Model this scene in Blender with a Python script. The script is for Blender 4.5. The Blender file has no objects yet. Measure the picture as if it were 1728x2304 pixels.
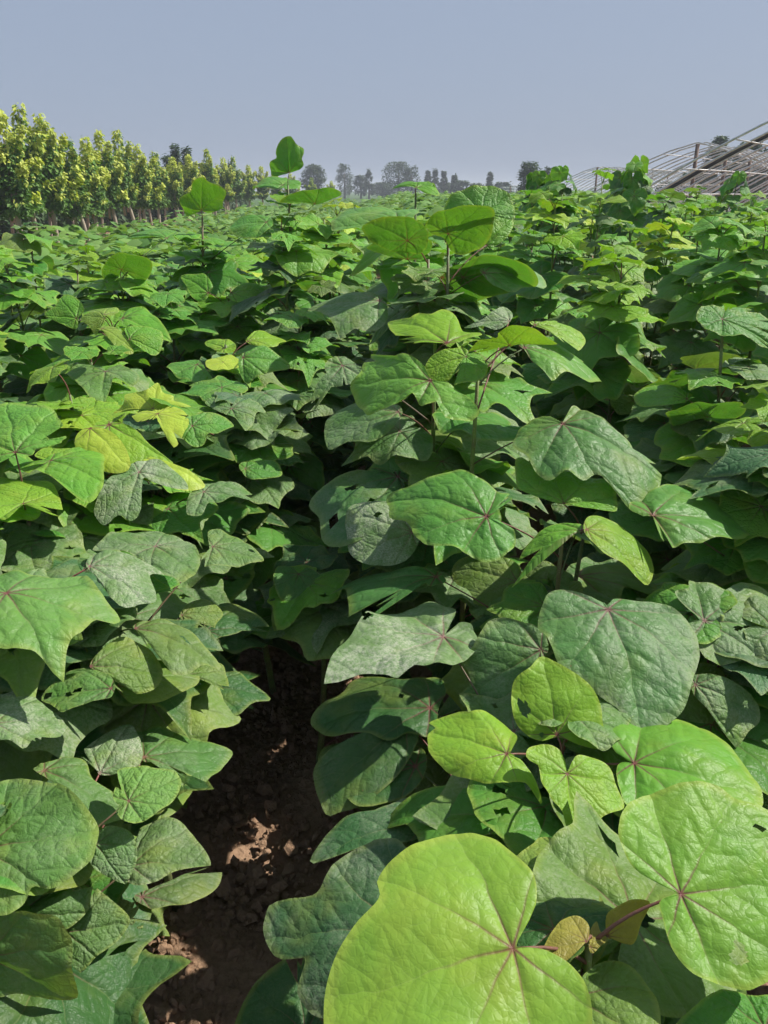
import bpy, math, random
import numpy as np
from mathutils import Matrix, Vector
random.seed(7); RNG = np.random.default_rng(7)
R = math.radians
S = bpy.context.scene
COL = S.collection

# ------------------------------------------------------------------ camera
EYE = 1.65; FPX = 1740.0; W, H = 1728.0, 2304.0; HORIZON = 427.0
PITCH = math.atan((H/2-HORIZON)/FPX)
cd = bpy.data.cameras.new('camera'); cam = bpy.data.objects.new('camera', cd); COL.objects.link(cam)
cam.location = (0, 0, EYE); cam.rotation_euler = (R(90)-PITCH, 0, 0)
cd.sensor_width = 36; cd.lens = 36*FPX/H; cd.clip_start = .02; cd.clip_end = 3000
S.camera = cam
# ------------------------------------------------------------------ light
SUN_EL, SUN_AZ = R(47), R(72)          # azimuth clockwise from the view direction (+Y)
sun_dir = Vector((math.sin(SUN_AZ)*math.cos(SUN_EL), math.cos(SUN_AZ)*math.cos(SUN_EL), math.sin(SUN_EL)))
sl = bpy.data.lights.new('sun', 'SUN'); sl.energy = 5.0; sl.angle = R(.6); sl.color = (1, .95, .86)
so = bpy.data.objects.new('sun', sl); COL.objects.link(so)
so.rotation_euler = sun_dir.to_track_quat('Z', 'Y').to_euler(); so.location = (20, 10, 30)
wd = bpy.data.worlds.new('World'); S.world = wd; wd.use_nodes = True
nt = wd.node_tree; nt.nodes.clear()
sky = nt.nodes.new('ShaderNodeTexSky'); sky.sky_type = 'NISHITA'; sky.sun_disc = False
sky.sun_elevation = SUN_EL; sky.sun_rotation = SUN_AZ; sky.dust_density = 3.0; sky.air_density = 1.0
mx = nt.nodes.new('ShaderNodeMix'); mx.data_type = 'RGBA'; mx.inputs[0].default_value = .86
nt.links.new(sky.outputs[0], mx.inputs[6]); mx.inputs[7].default_value = (2.75, 3.32, 4.45, 1)   # smog veil over the sky
bg = nt.nodes.new('ShaderNodeBackground'); bg.inputs[1].default_value = .09
ow = nt.nodes.new('ShaderNodeOutputWorld')
nt.links.new(mx.outputs[2], bg.inputs[0]); nt.links.new(bg.outputs[0], ow.inputs[0])
S.view_settings.view_transform = 'Standard'; S.view_settings.look = 'None'
S.view_settings.exposure = 0.46; S.view_settings.gamma = 1; S.view_settings.use_curve_mapping = False
try:
    S.cycles.use_adaptive_sampling = True; S.cycles.adaptive_threshold = .03; S.cycles.max_bounces = 4; S.cycles.diffuse_bounces = 2; S.cycles.glossy_bounces = 2
    S.cycles.transmission_bounces = 4; S.cycles.volume_bounces = 0; S.cycles.use_denoising = True
except Exception: pass

# ------------------------------------------------------------------ helpers
CP, SP = math.cos(PITCH), math.sin(PITCH)
def ray(px, py):
    """direction (depth 1) through a pixel of the photograph"""
    a = (px-W/2)/FPX; b = (H/2-py)/FPX
    return np.array([a, CP+b*SP, -SP+b*CP])
ORG = np.array([0, 0, EYE])
def unproj(px, py, z): return ORG+ray(px, py)*z
def proj(P):
    P = np.asarray(P)-ORG
    d = P[..., 1]*CP-P[..., 2]*SP; u = P[..., 1]*SP+P[..., 2]*CP
    d = np.where(np.abs(d) < 1e-6, 1e-6, d)
    return W/2+P[..., 0]/d*FPX, H/2-u/d*FPX, d

def elev(py):
    d = ray(W/2, py); return d[2]/d[1]
def mesh(name, V, F, mats=(), smooth=True, uv=None, rim=None, nverts=None):
    """V (n,3), F list/array of faces (all one size when an array)"""
    me = bpy.data.meshes.new(name); V = np.asarray(V, dtype=np.float32)
    me.vertices.add(len(V)); me.vertices.foreach_set('co', V.ravel())
    if isinstance(F, np.ndarray):
        k = F.shape[1]; n = len(F); flat = F.ravel(); st = np.arange(n)*k
    else:
        flat = np.concatenate([np.asarray(f) for f in F]); ls = np.array([len(f) for f in F]); n = len(F)
        st = np.concatenate([[0], np.cumsum(ls)[:-1]])
    flat = np.asarray(flat, dtype=np.int32)
    me.loops.add(len(flat)); me.loops.foreach_set('vertex_index', flat)
    me.polygons.add(n); me.polygons.foreach_set('loop_start', np.asarray(st, dtype=np.int32))
    me.update(calc_edges=True); me.validate()
    me.polygons.foreach_set('use_smooth', np.full(len(me.polygons), smooth))
    if uv is not None:
        l = me.uv_layers.new(name='leaf'); idx = np.zeros(len(me.loops), dtype=np.int32)
        me.loops.foreach_get('vertex_index', idx); l.data.foreach_set('uv', np.asarray(uv, dtype=np.float32)[idx].ravel())
    if rim is not None:
        at = me.attributes.new('rim', 'FLOAT', 'POINT'); at.data.foreach_set('value', np.asarray(rim, dtype=np.float32))
    for m in mats: me.materials.append(m)
    return me
def link(name, me, parent=None, mat=None, color=None):
    o = bpy.data.objects.new(name, me); COL.objects.link(o)
    if parent is not None: o.parent = parent
    if mat is not None: o.matrix_basis = mat
    if color is not None: o.color = color
    return o
def tag(o, label=None, cat=None, group=None, kind=None):
    if label: o['label'] = label
    if cat: o['category'] = cat
    if group: o['group'] = group
    if kind: o['kind'] = kind
    return o
def empty(name, loc):
    o = bpy.data.objects.new(name, None); COL.objects.link(o); o.location = loc; o.empty_display_size = .1; return o
class MB:
    def __init__(s): s.V = []; s.F = []; s.n = 0
    def add(s, V, F):
        s.V.append(np.asarray(V, dtype=float)); s.F += [[i+s.n for i in f] for f in F]; s.n += len(V)
    def tube(s, P, r, k=6, cap=True):
        P = np.asarray(P, dtype=float); r = np.broadcast_to(r, (len(P),))
        T = np.gradient(P, axis=0); T /= np.linalg.norm(T, axis=1)[:, None]+1e-9
        a = np.array([0, 0, 1.]) if abs(T[0][2]) < .8 else np.array([1., 0, 0]); V = []
        for i in range(len(P)):
            x = np.cross(a, T[i]); x /= np.linalg.norm(x)+1e-9; y = np.cross(T[i], x)
            for j in range(k):
                t = 2*math.pi*j/k; V.append(P[i]+(x*math.cos(t)+y*math.sin(t))*r[i])
        F = [[i*k+j, i*k+(j+1) % k, (i+1)*k+(j+1) % k, (i+1)*k+j] for i in range(len(P)-1) for j in range(k)]
        if cap: F += [list(range(k))[::-1], [(len(P)-1)*k+j for j in range(k)]]
        s.add(V, F)
    def box(s, c, h, M=None):
        V = np.array([[x, y, z] for x in (-1, 1) for y in (-1, 1) for z in (-1, 1)])*h
        if M is not None: V = V@np.asarray(M).T
        s.add(V+c, [[0, 1, 3, 2], [4, 6, 7, 5], [0, 4, 5, 1], [2, 3, 7, 6], [0, 2, 6, 4], [1, 5, 7, 3]])
    def mesh(s, name, mat, smooth=True): return mesh(name, np.concatenate(s.V), s.F, [mat], smooth)

# ------------------------------------------------------------------ materials
class NB:
    def __init__(s, name):
        s.m = bpy.data.materials.new(name); s.m.use_nodes = True; s.t = s.m.node_tree; s.t.nodes.clear()
        s.out = s.n('ShaderNodeOutputMaterial')
    def n(s, typ, **kw):
        x = s.t.nodes.new(typ)
        for k, v in kw.items(): setattr(x, k, v)
        return x
    def put(s, sock, v):
        if isinstance(v, bpy.types.NodeSocket): s.t.links.new(v, sock)
        elif v is not None: sock.default_value = v
    def m_(s, op, a, b=None, c=None, clamp=False):
        x = s.n('ShaderNodeMath', operation=op, use_clamp=clamp)
        for i, v in enumerate((a, b, c)):
            if v is not None: s.put(x.inputs[i], v)
        return x.outputs[0]
    def mix(s, f, a, b, mode='MIX'):
        x = s.n('ShaderNodeMix', data_type='RGBA', blend_type=mode); s.put(x.inputs[0], f)
        for i, v in ((6, a), (7, b)):
            if isinstance(v, tuple) and len(v) == 3: v = v+(1,)
            s.put(x.inputs[i], v)
        return x.outputs[2]
    def noise(s, vec, scale, detail=3, rough=.55, out=0):
        x = s.n('ShaderNodeTexNoise'); s.put(x.inputs['Vector'], vec); x.inputs['Scale'].default_value = scale
        x.inputs['Detail'].default_value = detail; x.inputs['Roughness'].default_value = rough; return x.outputs[out]
    def vor(s, vec, scale, feature='F1', out='Distance'):
        x = s.n('ShaderNodeTexVoronoi', feature=feature); s.put(x.inputs['Vector'], vec)
        x.inputs['Scale'].default_value = scale; return x.outputs[out]
    def ramp(s, f, a, b, lo=0., hi=1.):
        x = s.n('ShaderNodeMapRange'); x.interpolation_type = 'SMOOTHSTEP'; s.put(x.inputs[0], f)
        x.inputs[1].default_value = a; x.inputs[2].default_value = b; x.inputs[3].default_value = lo; x.inputs[4].default_value = hi
        return x.outputs[0]
    def bump(s, h, strength, dist, normal=None):
        x = s.n('ShaderNodeBump'); s.put(x.inputs['Height'], h); x.inputs['Strength'].default_value = strength
        x.inputs['Distance'].default_value = dist
        if normal is not None: s.put(x.inputs['Normal'], normal)
        return x.outputs[0]
    def bsdf(s, col, rough=.7, spec=.3, normal=None, metal=0):
        x = s.n('ShaderNodeBsdfPrincipled'); s.put(x.inputs['Base Color'], col+(1,) if isinstance(col, tuple) and len(col) == 3 else col)
        s.put(x.inputs['Roughness'], rough); s.put(x.inputs['Specular IOR Level'], spec); x.inputs['Metallic'].default_value = metal
        if normal is not None: s.put(x.inputs['Normal'], normal)
        return x.outputs[0]
    def done(s, sh): s.t.links.new(sh, s.out.inputs[0]); return s.m

def leaf_material(relief=.6, name='leaf_blade'):
    b = NB(name); uvn = b.n('ShaderNodeUVMap'); uvn.uv_map = 'leaf'; uv = uvn.outputs[0]
    oi = b.n('ShaderNodeObjectInfo')
    off = b.n('ShaderNodeVectorMath', operation='ADD'); b.put(off.inputs[0], uv)
    rv = b.n('ShaderNodeCombineXYZ'); b.put(rv.inputs[2], b.m_('MULTIPLY', oi.outputs['Random'], 37.0)); b.put(off.inputs[1], rv.outputs[0])
    p3 = off.outputs[0]
    # wobble
    wob = b.noise(p3, 2.6, 2, out=1)
    w1 = b.n('ShaderNodeVectorMath', operation='SUBTRACT'); b.put(w1.inputs[0], wob); w1.inputs[1].default_value = (.5, .5, .5)
    w2 = b.n('ShaderNodeVectorMath', operation='SCALE'); b.put(w2.inputs[0], w1.outputs[0]); w2.inputs['Scale'].default_value = .30
    len0 = b.n('ShaderNodeVectorMath', operation='LENGTH'); b.put(len0.inputs[0], uv)
    w3 = b.n('ShaderNodeVectorMath', operation='SCALE'); b.put(w3.inputs[0], w2.outputs[0]); b.put(w3.inputs['Scale'], len0.outputs['Value'])
    w4 = b.n('ShaderNodeVectorMath', operation='ADD'); b.put(w4.inputs[0], uv); b.put(w4.inputs[1], w3.outputs[0])
    sp = b.n('ShaderNodeSeparateXYZ'); b.put(sp.inputs[0], w4.outputs[0]); u, v0 = sp.outputs[0], sp.outputs[1]
    v = b.m_('ABSOLUTE', v0)
    th = b.m_('ARCTAN2', v, u); r = b.m_('SQRT', b.m_('ADD', b.m_('MULTIPLY', u, u), b.m_('MULTIPLY', v, v)))
    k = b.m_('MINIMUM', b.m_('ROUND', b.m_('DIVIDE', th, .74)), 3.0)
    ph = b.m_('SUBTRACT', th, b.m_('MULTIPLY', k, .74))
    s = b.m_('MULTIPLY', r, b.m_('COSINE', ph)); ts = b.m_('MULTIPLY', r, b.m_('SINE', ph)); t = b.m_('ABSOLUTE', ts)
    wdt = b.m_('MAXIMUM', b.m_('MULTIPLY_ADD', s, -.011, .0135), .003)
    prim = b.m_('SUBTRACT', 1.0, b.m_('DIVIDE', t, wdt), clamp=True)
    primw = b.m_('SUBTRACT', 1.0, b.m_('DIVIDE', t, .05), clamp=True)
    side = b.m_('MULTIPLY', b.m_('SIGN', ts), .5)
    P = .19
    q = b.m_('SUBTRACT', s, b.m_('MULTIPLY', b.m_('POWER', t, 1.15), .95))
    fr = b.m_('FRACT', b.m_('ADD', b.m_('ADD', b.m_('DIVIDE', q, P), side), 10.0))
    d2 = b.m_('MULTIPLY', b.m_('ABSOLUTE', b.m_('SUBTRACT', fr, .5)), P)
    sec = b.m_('SUBTRACT', 1.0, b.m_('DIVIDE', d2, .006), clamp=True)
    secw = b.m_('SUBTRACT', 1.0, b.m_('DIVIDE', d2, .045), clamp=True)
    ok = b.m_('GREATER_THAN', q, .09)
    sec = b.m_('MULTIPLY', sec, ok); secw = b.m_('MULTIPLY', secw, ok)
    e3 = b.vor(p3, 9.5, 'DISTANCE_TO_EDGE'); ter = b.m_('SUBTRACT', 1.0, b.m_('DIVIDE', e3, .05), clamp=True)
    terw = b.m_('SUBTRACT', 1.0, b.m_('DIVIDE', e3, .22), clamp=True)
    e4 = b.vor(p3, 27, 'DISTANCE_TO_EDGE'); e4w = b.m_('SUBTRACT', 1.0, b.m_('DIVIDE', e4, .2), clamp=True)
    # colours (of the leaf itself)
    base = oi.outputs['Color']; dust = oi.outputs['Alpha']
    mott = b.noise(p3, 2.2, 4, .6)
    hs = b.n('ShaderNodeHueSaturation'); b.put(hs.inputs['Color'], base)
    b.put(hs.inputs['Hue'], b.m_('MULTIPLY_ADD', mott, .04, .48)); b.put(hs.inputs['Saturation'], .98)
    b.put(hs.inputs['Value'], b.m_('MULTIPLY_ADD', b.noise(p3, 4.5, 5, .6), .55, .73))
    c = hs.outputs[0]
    c = b.mix(b.m_('MULTIPLY', sec, .28), c, b.mix(.5, c, (.22, .34, .10)))
    c = b.mix(b.m_('MULTIPLY', ter, .18), c, b.mix(.5, c, (.03, .09, .02)))
    near = b.ramp(r, .0, .62, 1, .0)
    vcol = b.mix(near, b.mix(.35, c, (.30, .38, .14)), (.15, .05, .055))
    purple = b.m_('MULTIPLY', prim, b.m_('MULTIPLY_ADD', near, .5, .5))
    c = b.mix(purple, c, vcol)
    c = b.mix(b.ramp(r, .0, .045, .8, 0), c, (.20, .05, .06))
    rim = b.n('ShaderNodeAttribute', attribute_name='rim').outputs['Fac']
    c = b.mix(b.m_('MULTIPLY', b.ramp(rim, .90, 1.0, 0, .5), b.m_('SUBTRACT', 1.0, dust, clamp=True)), c, b.mix(.5, c, (.50, .50, .10)))
    c = b.mix(b.m_('MULTIPLY', b.ramp(b.noise(p3, 1.7, 3), .5, .72), .35), c, b.mix(.5, c, (.42, .42, .06)))
    # insect specks
    spk = b.m_('LESS_THAN', b.vor(p3, 6.5), .045); spk = b.m_('MULTIPLY', spk, b.ramp(b.noise(p3, 1.9, 1), .52, .6))
    c = b.mix(b.m_('MULTIPLY', spk, .8), c, (.16, .10, .04))
    # powdery dust
    dm = b.ramp(b.noise(p3, 2.3, 4, .65), .36, .66)
    df = b.ramp(b.noise(p3, 38, 4, .75), .38, .62, .25, 1)
    dfac = b.m_('MULTIPLY', b.m_('MULTIPLY', b.m_('MULTIPLY_ADD', dm, .88, .12), df), dust)
    c = b.mix(b.m_('MULTIPLY', dfac, .8), c, (.44, .46, .36))
    geo = b.n('ShaderNodeNewGeometry'); bf = geo.outputs['Backfacing']
    c = b.mix(b.m_('MULTIPLY', bf, .12), c, (.18, .28, .12))
    h = b.m_('MULTIPLY', b.m_('POWER', primw, 1.5), -1.0)
    h = b.m_('MULTIPLY_ADD', b.m_('POWER', secw, 1.3), -.45, h); h = b.m_('MULTIPLY_ADD', terw, -.36, h)
    h = b.m_('MULTIPLY_ADD', e4w, -.12, h)
    h = b.m_('MULTIPLY_ADD', b.noise(p3, 7, 3), .5, h)
    nrm = b.bump(h, relief, .0042)
    rough = b.m_('MULTIPLY_ADD', dfac, .4, .43)
    pr = b.bsdf(c, rough, .21, nrm)
    tr = b.n('ShaderNodeBsdfTranslucent'); b.put(tr.inputs[0], b.mix(1.0, c, (1.25, 1.35, .45), 'MULTIPLY')); b.put(tr.inputs[1], nrm)
    ms = b.n('ShaderNodeMixShader'); b.put(ms.inputs[0], b.m_('MULTIPLY_ADD', dust, -.15, .30)); b.put(ms.inputs[1], pr); b.put(ms.inputs[2], tr.outputs[0])
    m = b.done(ms.outputs[0]); return m
LEAF = leaf_material(); YLEAF = leaf_material(.32, 'young_leaf_blade')

def foliage_material(name, c1, c2, trans=.25, island=True, scale=3.0):
    b = NB(name); g = b.n('ShaderNodeNewGeometry')
    tc = b.n('ShaderNodeTexCoord')
    c = b.mix(g.outputs['Random Per Island'] if island else b.noise(tc.outputs['Object'], scale, 3), c1, c2)
    hs = b.n('ShaderNodeHueSaturation'); b.put(hs.inputs['Color'], c)
    b.put(hs.inputs['Value'], b.m_('MULTIPLY_ADD', b.noise(tc.outputs['Object'], scale*.7, 2), .9, .55)); c = hs.outputs[0]
    pr = b.bsdf(c, .55, .3); tr = b.n('ShaderNodeBsdfTranslucent'); b.put(tr.inputs[0], b.mix(1.0, c, (1.2, 1.2, .5), 'MULTIPLY'))
    ms = b.n('ShaderNodeMixShader'); ms.inputs[0].default_value = trans; b.put(ms.inputs[1], pr); b.put(ms.inputs[2], tr.outputs[0])
    return b.done(ms.outputs[0])
def simple(name, c1, c2, scale, rough=.7, bump=.0, spec=.3, metal=0, coord='Object', dist=.01):
    b = NB(name); tc = b.n('ShaderNodeTexCoord'); n = b.noise(tc.outputs[coord], scale, 4, .6)
    c = b.mix(b.ramp(n, .35, .65), c1, c2)
    return b.done(b.bsdf(c, rough, spec, b.bump(n, bump, dist) if bump else None, metal))
def stem_material():
    b = NB('green_stem'); tc = b.n('ShaderNodeTexCoord'); oi = b.n('ShaderNodeObjectInfo')
    n = b.noise(tc.outputs['Object'], 22, 3)
    c = b.mix(b.ramp(n, .38, .62), oi.outputs['Color'], b.mix(.5, oi.outputs['Color'], (.12, .07, .05)))
    sp = b.m_('LESS_THAN', b.vor(tc.outputs['Object'], 160), .22)
    c = b.mix(b.m_('MULTIPLY', sp, .5), c, (.35, .33, .2))
    return b.done(b.bsdf(c, .5, .35, b.bump(n, .4, .002)))
STEM = stem_material()
def soil_material():
    b = NB('crumbly_soil'); tc = b.n('ShaderNodeTexCoord'); p = tc.outputs['Object']
    n = b.noise(p, 3.5, 5, .6); n2 = b.noise(p, 60, 5, .7)
    c = b.mix(b.ramp(n, .3, .7), (.20, .125, .078), (.30, .195, .125))
    c = b.mix(b.ramp(n2, .35, .7, 0, .6), c, (.40, .26, .17))
    sp = b.n('ShaderNodeSeparateXYZ'); b.put(sp.inputs[0], p)
    c = b.mix(b.ramp(b.m_('ADD', sp.outputs[1], b.m_('MULTIPLY', n, 8)), 62, 74), c, b.mix(n, (.05, .10, .03), (.09, .15, .05)))
    h = b.m_('MULTIPLY_ADD', b.vor(p, 38), .7, b.m_('MULTIPLY', n2, .8))
    return b.done(b.bsdf(c, .93, .15, b.bump(h, .9, .012)))
SOIL = soil_material()

# ------------------------------------------------------------------ leaves
def leaf_geometry(out2d, tip, nth, nr, seed, droop=.16, wave=.045, fold=.035, holes=(), jag=.012, curl=.0, quilt=.009):
    """out2d: closed outline round the stalk point (0,0) in metres; tip (2,). Returns V (z up), F, uv, rim"""
    rg = np.random.default_rng(seed)
    P = np.asarray(out2d, dtype=float); n = len(P)
    ang0 = np.unwrap(np.arctan2(P[:, 1], P[:, 0]))
    if ang0[-1] < ang0[0]: P = P[::-1]
    pts = []
    for i in range(n):
        a, b_, c, d = P[(i-1) % n], P[i], P[(i+1) % n], P[(i+2) % n]
        for t in np.linspace(0, 1, 10, endpoint=False):
            pts.append(.5*((2*b_)+(-a+c)*t+(2*a-5*b_+4*c-d)*t*t+(-a+3*b_-3*c+d)*t**3))
    pts = np.array(pts); A = np.arctan2(pts[:, 1], pts[:, 0]); Rr = np.hypot(pts[:, 0], pts[:, 1])
    o = np.argsort(A); A, Rr = A[o], Rr[o]
    th = np.linspace(-math.pi, math.pi, nth, endpoint=False)
    r = np.interp(th, np.concatenate([A-2*math.pi, A, A+2*math.pi]), np.tile(Rr, 3))
    L = r.mean()
    ta = math.atan2(tip[1], tip[0]); Lt = max(np.hypot(*tip), L*1.05)
    nz = np.convolve(np.tile(rg.normal(0, 1, nth), 3), np.hanning(7)/3.5, 'same')[nth:2*nth]
    r = r*(1+jag*nz)
    rho = np.linspace(0, 1, nr+1)[1:]**.9
    X = np.concatenate([[0], (rho[:, None]*r*np.cos(th)).ravel()]); Y = np.concatenate([[0], (rho[:, None]*r*np.sin(th)).ravel()])
    RH = np.concatenate([[0], np.repeat(rho, nth)]); TH = np.concatenate([[0], np.tile(th, nr)])
    rel = (TH-ta+math.pi) % (2*math.pi)-math.pi; RR = np.hypot(X, Y)
    Z = -droop*(RR/L)**2*L*.5
    dirn = rg.uniform(-1, 1, 3)
    Z += curl*L*(RR/L)**2*np.cos(rel*2+dirn[0])*.5
    for kf in (2, 3, 5, 7, 11):
        Z += wave*L*rg.uniform(.4, 1)*(3/kf)**.5*RH**(2.2+kf*.25)*np.cos(kf*TH+rg.uniform(0, 6.28))*np.clip(RR/L, 0, 1.4)
    Z += fold*L*np.abs(np.sin(rel/.74*math.pi/2*1.0))*np.sqrt(np.clip(RR/L, 0, 1))*1.2
    # low-frequency buckling
    for _ in range(4):
        kx, ky, ph = rg.normal(0, 2.2, 1)/L, rg.normal(0, 2.2, 1)/L, rg.uniform(0, 6.28)
        Z += .022*L*np.sin(kx*X+ky*Y+ph)*np.clip(RR/L*1.5, 0, 1)
    # blisters between side veins
    s_ = RR*np.cos(((np.abs(rel)+.37) % .74)-.37); t_ = np.abs(RR*np.sin(((np.abs(rel)+.37) % .74)-.37))
    q = (s_-.95*t_**1.15*Lt**-.15)/(Lt*.19)
    Z += quilt*L*(np.abs(np.sin(math.pi*q)))*np.clip(t_/L*5, 0, 1)
    ca, sa = math.cos(-ta), math.sin(-ta)
    uv = np.stack([(X*ca-Y*sa), (X*sa+Y*ca)], 1)/Lt
    V = np.stack([X, Y, Z], 1)
    j = np.arange(nth); j1 = (j+1) % nth
    F = [np.stack([np.zeros(nth, int), 1+j, 1+j1], 1)]
    Q = []
    for i in range(nr-1):
        a = 1+i*nth; b2 = a+nth
        Q.append(np.stack([a+j, b2+j, b2+j1, a+j1], 1))
    Q = np.concatenate(Q)
    # insect holes: cut cells, snap their edge to a ragged outline
    if len(holes):
        dead = np.zeros(len(V), bool)
        for hx, hy, hr in holes:
            d = np.hypot(V[:, 0]-hx, V[:, 1]-hy); a = np.arctan2(V[:, 1]-hy, V[:, 0]-hx)
            ph = rg.uniform(0, 6.28, 4)
            rr = hr*(1+.28*np.cos(2*a+ph[0])+.16*np.cos(3*a+ph[1])+.13*np.cos(5*a+ph[2])+.1*np.cos(8*a+ph[3]))
            dead |= d < rr*.92
            near = (d >= rr*.92) & (d < rr+L/nr*.8)
            f = np.where(near, rr/np.maximum(d, 1e-6), 1)
            V[:, 0] = np.where(near, hx+(V[:, 0]-hx)*f, V[:, 0]); V[:, 1] = np.where(near, hy+(V[:, 1]-hy)*f, V[:, 1])
        Q = Q[~dead[Q].any(1)]; F[0] = F[0][~dead[F[0]].any(1)]
    Fl = list(map(list, F[0]))+list(map(list, Q))
    return V, Fl, uv, RH
def build_leaf_mesh(name, *a, **k):
    V, F, uv, rim = leaf_geometry(*a, **k)
    return mesh(name, V, F, [LEAF], True, uv, rim), V

def template_outline(rg, lobe, point=1.0):
    A = [0, 9, 22, 36, 46, 58, 78, 100, 124, 148, 166, 175]
    Rr = [1.02*point, .86, .76, .74+.05*lobe, .72+.26*lobe, .70+.05*lobe, .68, .67, .63, .56, .43, .24]
    pts = []
    asym = rg.uniform(-.07, .07)
    for s in (1, -1):
        for a, r in (zip(A, Rr) if s == 1 else list(zip(A, Rr))[::-1]):
            if s == -1 and a == 0: continue
            rr = r*(1+rg.normal(0, .045))*(1+s*asym*math.sin(math.radians(a)))
            pts.append((rr*math.cos(math.radians(a*s)), rr*math.sin(math.radians(a*s))*1.05))
        if s == 1: pts.append((-.05, 0))
    return np.array(pts)
TEMPL = {'hi': [], 'lo': [], 'young': []}
for i in range(16):
    rg = np.random.default_rng(100+i); o2 = template_outline(rg, [.1, .6, 1.1, .3, .9, .4, .75, 0][i % 8], rg.uniform(.92, 1.12))
    hs = [(rg.uniform(-.1, .6), rg.uniform(-.5, .5), rg.uniform(.02, .055)) for _ in range(rg.integers(2, 5))] if i % 3 == 1 else ()
    me, _ = build_leaf_mesh('leaf_blade', o2, (1, 0), 84, 15, 200+i, droop=rg.uniform(.08, .34), wave=rg.uniform(.05, .10), fold=rg.uniform(.03, .09), holes=hs, curl=rg.uniform(-.15, .18))
    TEMPL['hi'].append(me)
for i in range(12):
    rg = np.random.default_rng(300+i); o2 = template_outline(rg, [.2, .8, .4, 1.1][i % 4], rg.uniform(.9, 1.1))
    me, _ = build_leaf_mesh('leaf_blade', o2, (1, 0), 30, 5, 400+i, droop=rg.uniform(.1, .38), wave=rg.uniform(.06, .12), fold=rg.uniform(.04, .1), curl=rg.uniform(-.18, .2))
    TEMPL['lo'].append(me)

PAL = {  # own colours of the leaves; 4th value = powdery dust
    'lime': (.19, .37, .035, .02), 'limeG': (.125, .325, .04, .03), 'yellow': (.355, .49, .065, .02), 'green': (.075, .235, .04, .06),
    'greenL': (.10, .285, .048, .10), 'dark': (.038, .125, .038, .12), 'dusty': (.085, .20, .055, .5), 'dusty2': (.095, .195, .065, .95),
    'olive': (.115, .21, .045, .26), 'blue': (.042, .135, .052, .35), 'bronze': (.27, .25, .06, .0)}
def col(k, rg=None):
    c = PAL[k]
    if rg is None: return c
    f = rg.uniform(.85, 1.15)
    return (c[0]*f*rg.uniform(.9, 1.1), c[1]*f, c[2]*f*rg.uniform(.9, 1.1), min(1, c[3]*rg.uniform(.6, 1.3)))

def stalk_mesh(P0, P1, r0, r1, sag, k=6, n=7):
    P0, P1 = np.asarray(P0, float), np.asarray(P1, float); t = np.linspace(0, 1, n)[:, None]
    P = P0*(1-t)+P1*t; P[:, 2] += np.sin(t[:, 0]*math.pi)*sag
    m = MB(); m.tube(P, np.linspace(r0, r1, n), k); return m
# shared unit stalk along +X
_m = MB(); _t = np.linspace(0, 1, 7); _m.tube(np.stack([_t, 0*_t, .07*np.sin(_t*math.pi)], 1), np.linspace(.017, .010, 7), 6); STALK = _m.mesh('leaf_stalk', STEM)
STALKCOL = [(.17, .07, .05, 1), (.13, .10, .05, 1), (.10, .17, .05, 1), (.20, .06, .05, 1)]
def frame(P0, P1):
    d = Vector(P1)-Vector(P0); L = d.length; x = d.normalized(); z = Vector((0, 0, 1)); y = z.cross(x)
    if y.length < 1e-3: y = Vector((0, 1, 0))
    y.normalize(); z = x.cross(y)
    return Matrix(((x[0]*L, y[0]*L, z[0]*L, P0[0]), (x[1]*L, y[1]*L, z[1]*L, P0[1]), (x[2]*L, y[2]*L, z[2]*L, P0[2]), (0, 0, 0, 1)))

# ------------------------------------------------------------------ the hero leaves, read off the photograph
SC = {'F': (1.0416, 1.0416, 0, 0), '6': (1/1.525, 1/1.525, 640, 1200), '4': (1/1.75, 1/1.75, 780, 560), '3': (1/1.92, 1/1.92, 0, 560), '5': (1/2.004, 1/2.004, 0, 1200), 'S': (1/3.95, 1/3.95, 300, 280)}
def cv(c, p): a = SC[c]; return (p[0]*a[0]+a[2], p[1]*a[1]+a[3])
# plants: (crop, apex x, y, depth, stem lean x)
PLANTS = {
 'A': ('6', 1045, 1400, .86), 'B': ('6', 945, 765, 1.28), 'C': ('4', 850, 1115, 1.72), 'C2': ('4', 930, 1140, 1.8), 'D': ('F', 1033, 800, 1.95), 'D2': ('F', 940, 735, 2.1),
 'E': ('F', 925, 560, 2.6), 'E2': ('F', 968, 525, 2.45), 'T': ('F', 700, 475, 4.1), 'V': ('F', 622, 400, 4.45), 'V2': ('F', 437, 470, 3.7), 'G': ('4', 1420, 690, 2.35),
 'RR': ('F', 1560, 1330, 1.5), 'R2': ('F', 1700, 1000, 1.75), 'LA': ('F', 50, 1060, 1.75), 'LB': ('F', 188, 1000, 1.9), 'LC': ('F', 345, 885, 2.25), 'LD': ('F', 330, 1060, 2.0),
 'LE': ('F', 243, 705, 3.05), 'LF': ('F', 487, 745, 2.75), 'LG': ('F', 490, 640, 3.5), 'MA': ('F', 20, 1300, 1.42), 'MB': ('F', -60, 1780, 1.05), 'MC': ('F', 215, 1290, 1.55), 'LH': ('F', 520, 850, 2.35), 'G2': ('F', 1560, 722, 2.3), 'G3': ('4', 1375, 492, 2.75), 'E3': ('F', 898, 418, 3.3), 'LI': ('F', 262, 600, 3.4), 'P': ('F', 690, 1250, 2.15)}
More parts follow.
